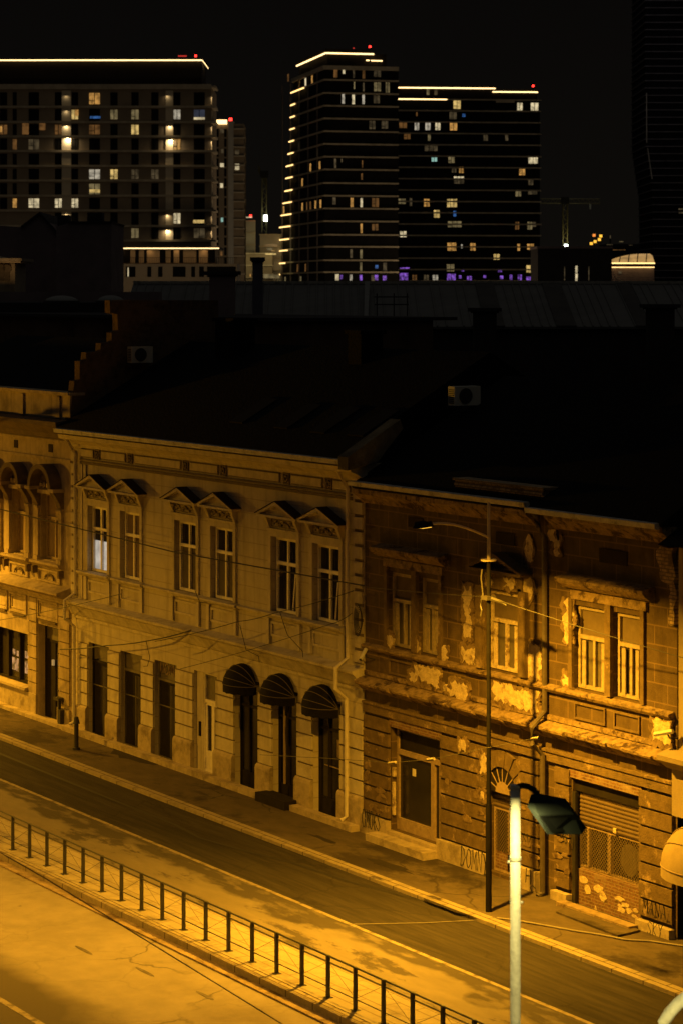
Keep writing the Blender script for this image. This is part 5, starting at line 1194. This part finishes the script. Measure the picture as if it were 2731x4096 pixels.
a = (2259 + 101 - 2259) * 760 / F_PX; MB(fr).tube([(a, 0, WD(2259, 814, 760).z), (a, 0, WD(2259, 835, 760).z)], .3, 5).build('hook_block', conc_l, t)
zz = WD(2258, 983, 756).z; MB(fr).box(-.55, .55, -3.4, -3, zz - .55, zz + .55).build('work_lamp', whitelamp, t)
area('crane_lamp', fr((0, -5, zz + .2)), 260, (1, .95, .5), .8, None, (R(160), 0, R(57.9)))
fr2, t = crane(1058, 720, 690, 1000, ((1034, 680), (1070, 745)), 'distant tower crane with a raised jib between the blocks')
zz = WD(1060, 871, 716).z; MB(fr2).box(-.1, 1.0, -3.6, -3, zz - .9, zz + .9).build('work_lamp', whitelamp, t)
area('crane_lamp', fr2((0, -6, zz)), 160, (1, .98, .6), .8, None, (R(180), 0, 0))
# ---- low blocks between the towers
BF = Frame(1075, 640)
bb = thing('scaffolded_block', 'low half built block with yellow lights left of the corner tower', 'building', tuple(BF((0, 0, 0))))
for i, (x0, x1, y0) in enumerate(((945, 1090, 1010), (965, 1020, 880), (1040, 1130, 935))):
    a, zt_ = BF.hit(x0, y0, i * 6); b, _ = BF.hit(x1, y0, i * 6)
    MB(BF).box(a, b, i * 6, i * 6 + 5, 0, zt_).build('wall', facade_b if i == 0 else conc_l, bb)
    for k in range(int((zt_ - 15) / 3.2)): MB(BF).box(a - .2, b + .2, i * 6 - .4, i * 6 - .01, zt_ - .3 - 3.2 * k, zt_ - 3.2 * k).build('floor_edge', band_c, bb)
for x0, x1, y0, y1, k in ((970, 1010, 866, 870, 'yw'), (1060, 1110, 975, 985, 'do'), (1062, 1105, 1012, 1018, 'y'), (1085, 1100, 1000, 1003, 'o'), (1055, 1098, 1095, 1112, 'dy'), (1095, 1118, 1098, 1112, 'dy'), (1068, 1090, 990, 1000, 'd'), (1000, 1004, 1095, 1105, 'o')):
    lit_window(bb, BF, x0, x1, y0, y1, EM[k], -.5, mull=0)
u_, zz = BF.hit(1003, 862, 5); MB(BF).box(u_ - .3, u_ + .3, 5, 5.6, zz - .3, zz + .3).build('beacon', redm, bb)
for px, py in ((1085, 1020), (1100, 960), (960, 1050)): u_, zz = BF.hit(px, py); area('site_lamp', BF((u_, -6, zz)), 120, (1, .8, .35), 1, None, (R(90), 0, R(57.9)))
KF = Frame(2300, 520)
kb = thing('dark_block', 'low dark block with a bright vertical window slit before the distant skyline', 'building', tuple(KF((0, 0, 0))))
a, b = KF.hit(2150, 986), KF.hit(2446, 1008)
MB(KF).box(a[0], b[0], 0, 20, 0, a[1]).build('wall', silh2, kb)
MB(KF).box(a[0] - .2, b[0] + .2, -.2, 20.2, a[1] - .4, a[1] + .1).build('parapet', silh, kb)
for y0, y1 in ((1062, 1090), (1093, 1125), (1128, 1134)): lit_window(kb, KF, 2300, 2309, y0, y1, EM['yw'], mull=0)
for x in (2255, 2352): lit_window(kb, KF, x, x + 4, 1065, 1120, EM['d'], mull=0)
# ---- glowing canopy
VF = Frame(2520, 560)
vb = thing('canopy_pavilion', 'low glazed pavilion with a glowing ribbed canopy roof beside the dark glass tower', 'pavilion', tuple(VF((0, 0, 0))))
P = [VF.hit(2428 + 190 * k / 16, 1052 - (1052 - 1011) * math.sin(min(1, k / 13) * math.pi / 2) ** .8) for k in range(17)]
zb = VF.hit(2500, 1050)[1]; m = MB(VF)
vs = [(u, 0, zb) for u, _ in P] + [(u, 4, zb + (q - zb) * .75) for u, q in P] + [(u, 9, q) for u, q in P]
m.add(vs, [(r_ * 17 + k, r_ * 17 + k + 1, r_ * 17 + 18 + k, r_ * 17 + 17 + k) for r_ in range(2) for k in range(16)]); m.build('canopy', domelit, vb, True)
for k in range(3, 17, 3):
    j = max(0, k - 2); MB(VF).tube([(P[j][0], -.1, zb), (P[(j + k) // 2][0], 4, zb + (P[k][1] - zb) * .75 + .1), (P[k][0], 9, P[k][1] + .1)], .12, 5).build('rib', doorb, vb)
u0, u1 = P[0][0], P[-1][0]
MB(VF).box(u0 + .5, u1, 1, 12, 0, zb - .8).build('wall', silh, vb)
zz = VF.hit(2500, 1068)[1]
MB(VF).box(u0 - .4, u1, -.4, -.1, zb - .25, zb + .05).box(u0 + 1, u1, .6, .9, zz - .1, zz + .1).build('light_strip', led2, vb)
lit_window(vb, VF, 2473, 2486, 1084, 1094, EM['d'], .9)
MB(VF).tube([(VF.hit(2460, 1098)[0], -1, VF.hit(2460, 1098)[1]), (VF.hit(2475, 1118)[0], -1, VF.hit(2475, 1118)[1]), (VF.hit(2492, 1128)[0], -1, VF.hit(2492, 1128)[1])], .07, 5).build('stair_rail', conc_l, vb)
# ---- distant street lamps
HL = ((2364, 973), (2379, 965), (2396, 957), (2402, 943), (2375, 940))
NM = ('lowest', 'second lowest', 'middle', 'second highest', 'highest')
for (px, py), nm in zip(HL, NM):
    fr = Frame(px, 1100); zz = WD(px, py, 1100).z
    t = thing('distant_street_lamp', nm + ' of five orange street lamps on the far hill', 'street lamp', tuple(fr((0, 0, 0))), 'orange street lamps on the far hill')
    MB(fr).box(-.6, .6, -.6, .6, zz - .6, zz + .6).build('lamp', sodium if py != 940 else emit('dim far lamp', (1, .3, .05), 1.2), t); MB(fr).tube([(0, 0, 0), (0, 0, zz - .6)], .15, 5).build('post', facade_d, t)
SK = Frame(2480, 1300)
sk = thing('distant_low_building', 'far low building with a few dim lights above the glowing canopy', 'building', tuple(SK((0, 0, 0))))
a, b = SK.hit(2420, 975), SK.hit(2640, 975); MB(SK).box(a[0], b[0], 0, 30, 0, a[1]).build('wall', silh2, sk)
for x0, x1, y0, y1, k in ((2425, 2450, 976, 979, 'd'), (2475, 2492, 964, 967, 'dy'), (2450, 2500, 997, 1000, 'do'), (2515, 2530, 978, 981, 'd'), (2438, 2442, 940, 952, 'd')): lit_window(sk, SK, x0, x1, y0, y1, EM[k], -.1, mull=0)
u_, zz = SK.hit(2440, 975); MB(SK).box(u_ - .3, u_ + .3, 0, .6, zz, SK.hit(2440, 938)[1]).build('mast', facade_d, sk)
for px, h_ in ((1200, 1005), (1900, 1005)): pass
struct(MB(Frame(1365, 1900)).xz([(-900, 0), (900, 0), (900, 22), (500, 34), (260, 30), (120, 38), (-60, 30), (-300, 36), (-900, 20)], 0, 60).build('hills', silh2))

# ------------------------------------------------------------------ other lit lamps of the street (beyond the frame edges) and unseen point lights added to brighten the far blocks
def median_lamp(x, y, hz, label, arm, kind, power, spread=112):
    t = thing('median_lamp', label, 'street lamp', (x, y, -.1), 'lamps beyond the left edge of the photo')
    MB().tube([(x, y, -.1), (x, y, hz - .6)], .09, 10, .06).tube([(x, y, hz - .6), (x + arm[0] * .4, y + arm[1] * .4, hz - .1), (x + arm[0], y + arm[1], hz)], .035, 8).build('post', postm, t)
    ex, ey = x + arm[0], y + arm[1]
    MB().box(ex - .3, ex + .3, ey - .16, ey + .16, hz, hz + .12).build('lamp_head', postm, t)
    if kind == 'AREA': area('lamp_light', (arm[0], arm[1], hz - .06 + .1), power, SOD, .35, t, (0, 0, 0), spread)
    else:
        l = bpy.data.lights.new('lamp_light', 'POINT'); l.energy = power; l.color = SOD; l.shadow_soft_size = .15
        o = bpy.data.objects.new('lamp_light', l); COL.objects.link(o); o.parent = t; o.location = (arm[0], arm[1], hz - .2 + .1)
median_lamp(3.5, -19.0, 13.2, 'lamp lighting the pale road, beyond the left edge', (0, 2.2), 'AREA', 1800)
median_lamp(-13, -18.0, 10.2, 'lamp across the street from the cream house, beyond the left edge', (0, 1.6), 'AREA', 3800, 170)
median_lamp(-44, -15.5, 7.6, 'far lamp down the street, beyond the left edge', (0, 1.6), 'POINT', 12500)
def pt(loc, e, col, r=1.0):  # bare point light with no lamp body, added to lift the far fronts
    l = bpy.data.lights.new('city_fill_light', 'POINT'); l.energy = e; l.color = col; l.shadow_soft_size = r
    o = bpy.data.objects.new('city_fill_light', l); COL.objects.link(o); o.location = loc
CITY = (1, .72, .42)
for px, dep, zz, e in ((150, 370, 12, 5000), (600, 370, 12, 4800), (-150, 370, 12, 4500)): p = WD(px, HY, dep); pt((p.x, p.y, zz), e * 1.0, CITY)
for px, dep, zz, e in ((1150, 530, 12, 5200), (1450, 520, 12, 4600), (1800, 590, 12, 4600), (2080, 600, 12, 2800)): p = WD(px, HY, dep); pt((p.x, p.y, zz), e, CITY)
p = WD(2560, HY, 740); pt((p.x, p.y, 110), 9000, (.8, .8, 1))
p = WD(930, HY, 560); pt((p.x, p.y, 14), 2500, CITY)

# ------------------------------------------------------------------ night sky
W = bpy.data.worlds.new('World'); S.world = W; W.use_nodes = True
nt = W.node_tree; bg = nt.nodes['Background']
tc = nt.nodes.new('ShaderNodeTexCoord'); sp = nt.nodes.new('ShaderNodeSeparateXYZ'); rp = nt.nodes.new('ShaderNodeValToRGB')
nt.links.new(tc.outputs['Generated'], sp.inputs[0]); nt.links.new(sp.outputs['Z'], rp.inputs[0]); nt.links.new(rp.outputs[0], bg.inputs[0])
e = rp.color_ramp.elements; e[0].position = .0; e[0].color = (.0046, .0039, .003, 1); e[1].position = 1; e[1].color = (.05, .048, .043, 1)
q = e.new(.14); q.color = (.0026, .0022, .0019, 1); q = e.new(.5); q.color = (.028, .026, .023, 1)
bg.inputs[1].default_value = 1.0

# ------------------------------------------------------------------ camera
cd = bpy.data.cameras.new('camera'); cam = bpy.data.objects.new('camera', cd); COL.objects.link(cam)
cd.sensor_fit = 'HORIZONTAL'; cd.sensor_width = 24.0; cd.lens = 24.0 * F_PX / 2731.0
cam.location = (CX, CY, H)
cam.rotation_euler = (R(90), 0, math.atan2(VY, VX) - R(90))
cd.shift_x = 0.0; cd.shift_y = -(2048 - HY) / 2731.0
cd.clip_start = .5; cd.clip_end = 6000
cd.dof.use_dof = True; cd.dof.focus_distance = 74; cd.dof.aperture_fstop = 2.2
S.camera = cam
S.view_settings.view_transform = 'Standard'; S.view_settings.look = 'None'; S.view_settings.exposure = -.13; S.view_settings.gamma = 1
S.render.engine = 'CYCLES'
S.cycles.use_denoising = True
S.cycles.use_adaptive_sampling = False
S.cycles.sample_clamp_indirect = 3
S.cycles.max_bounces = 5
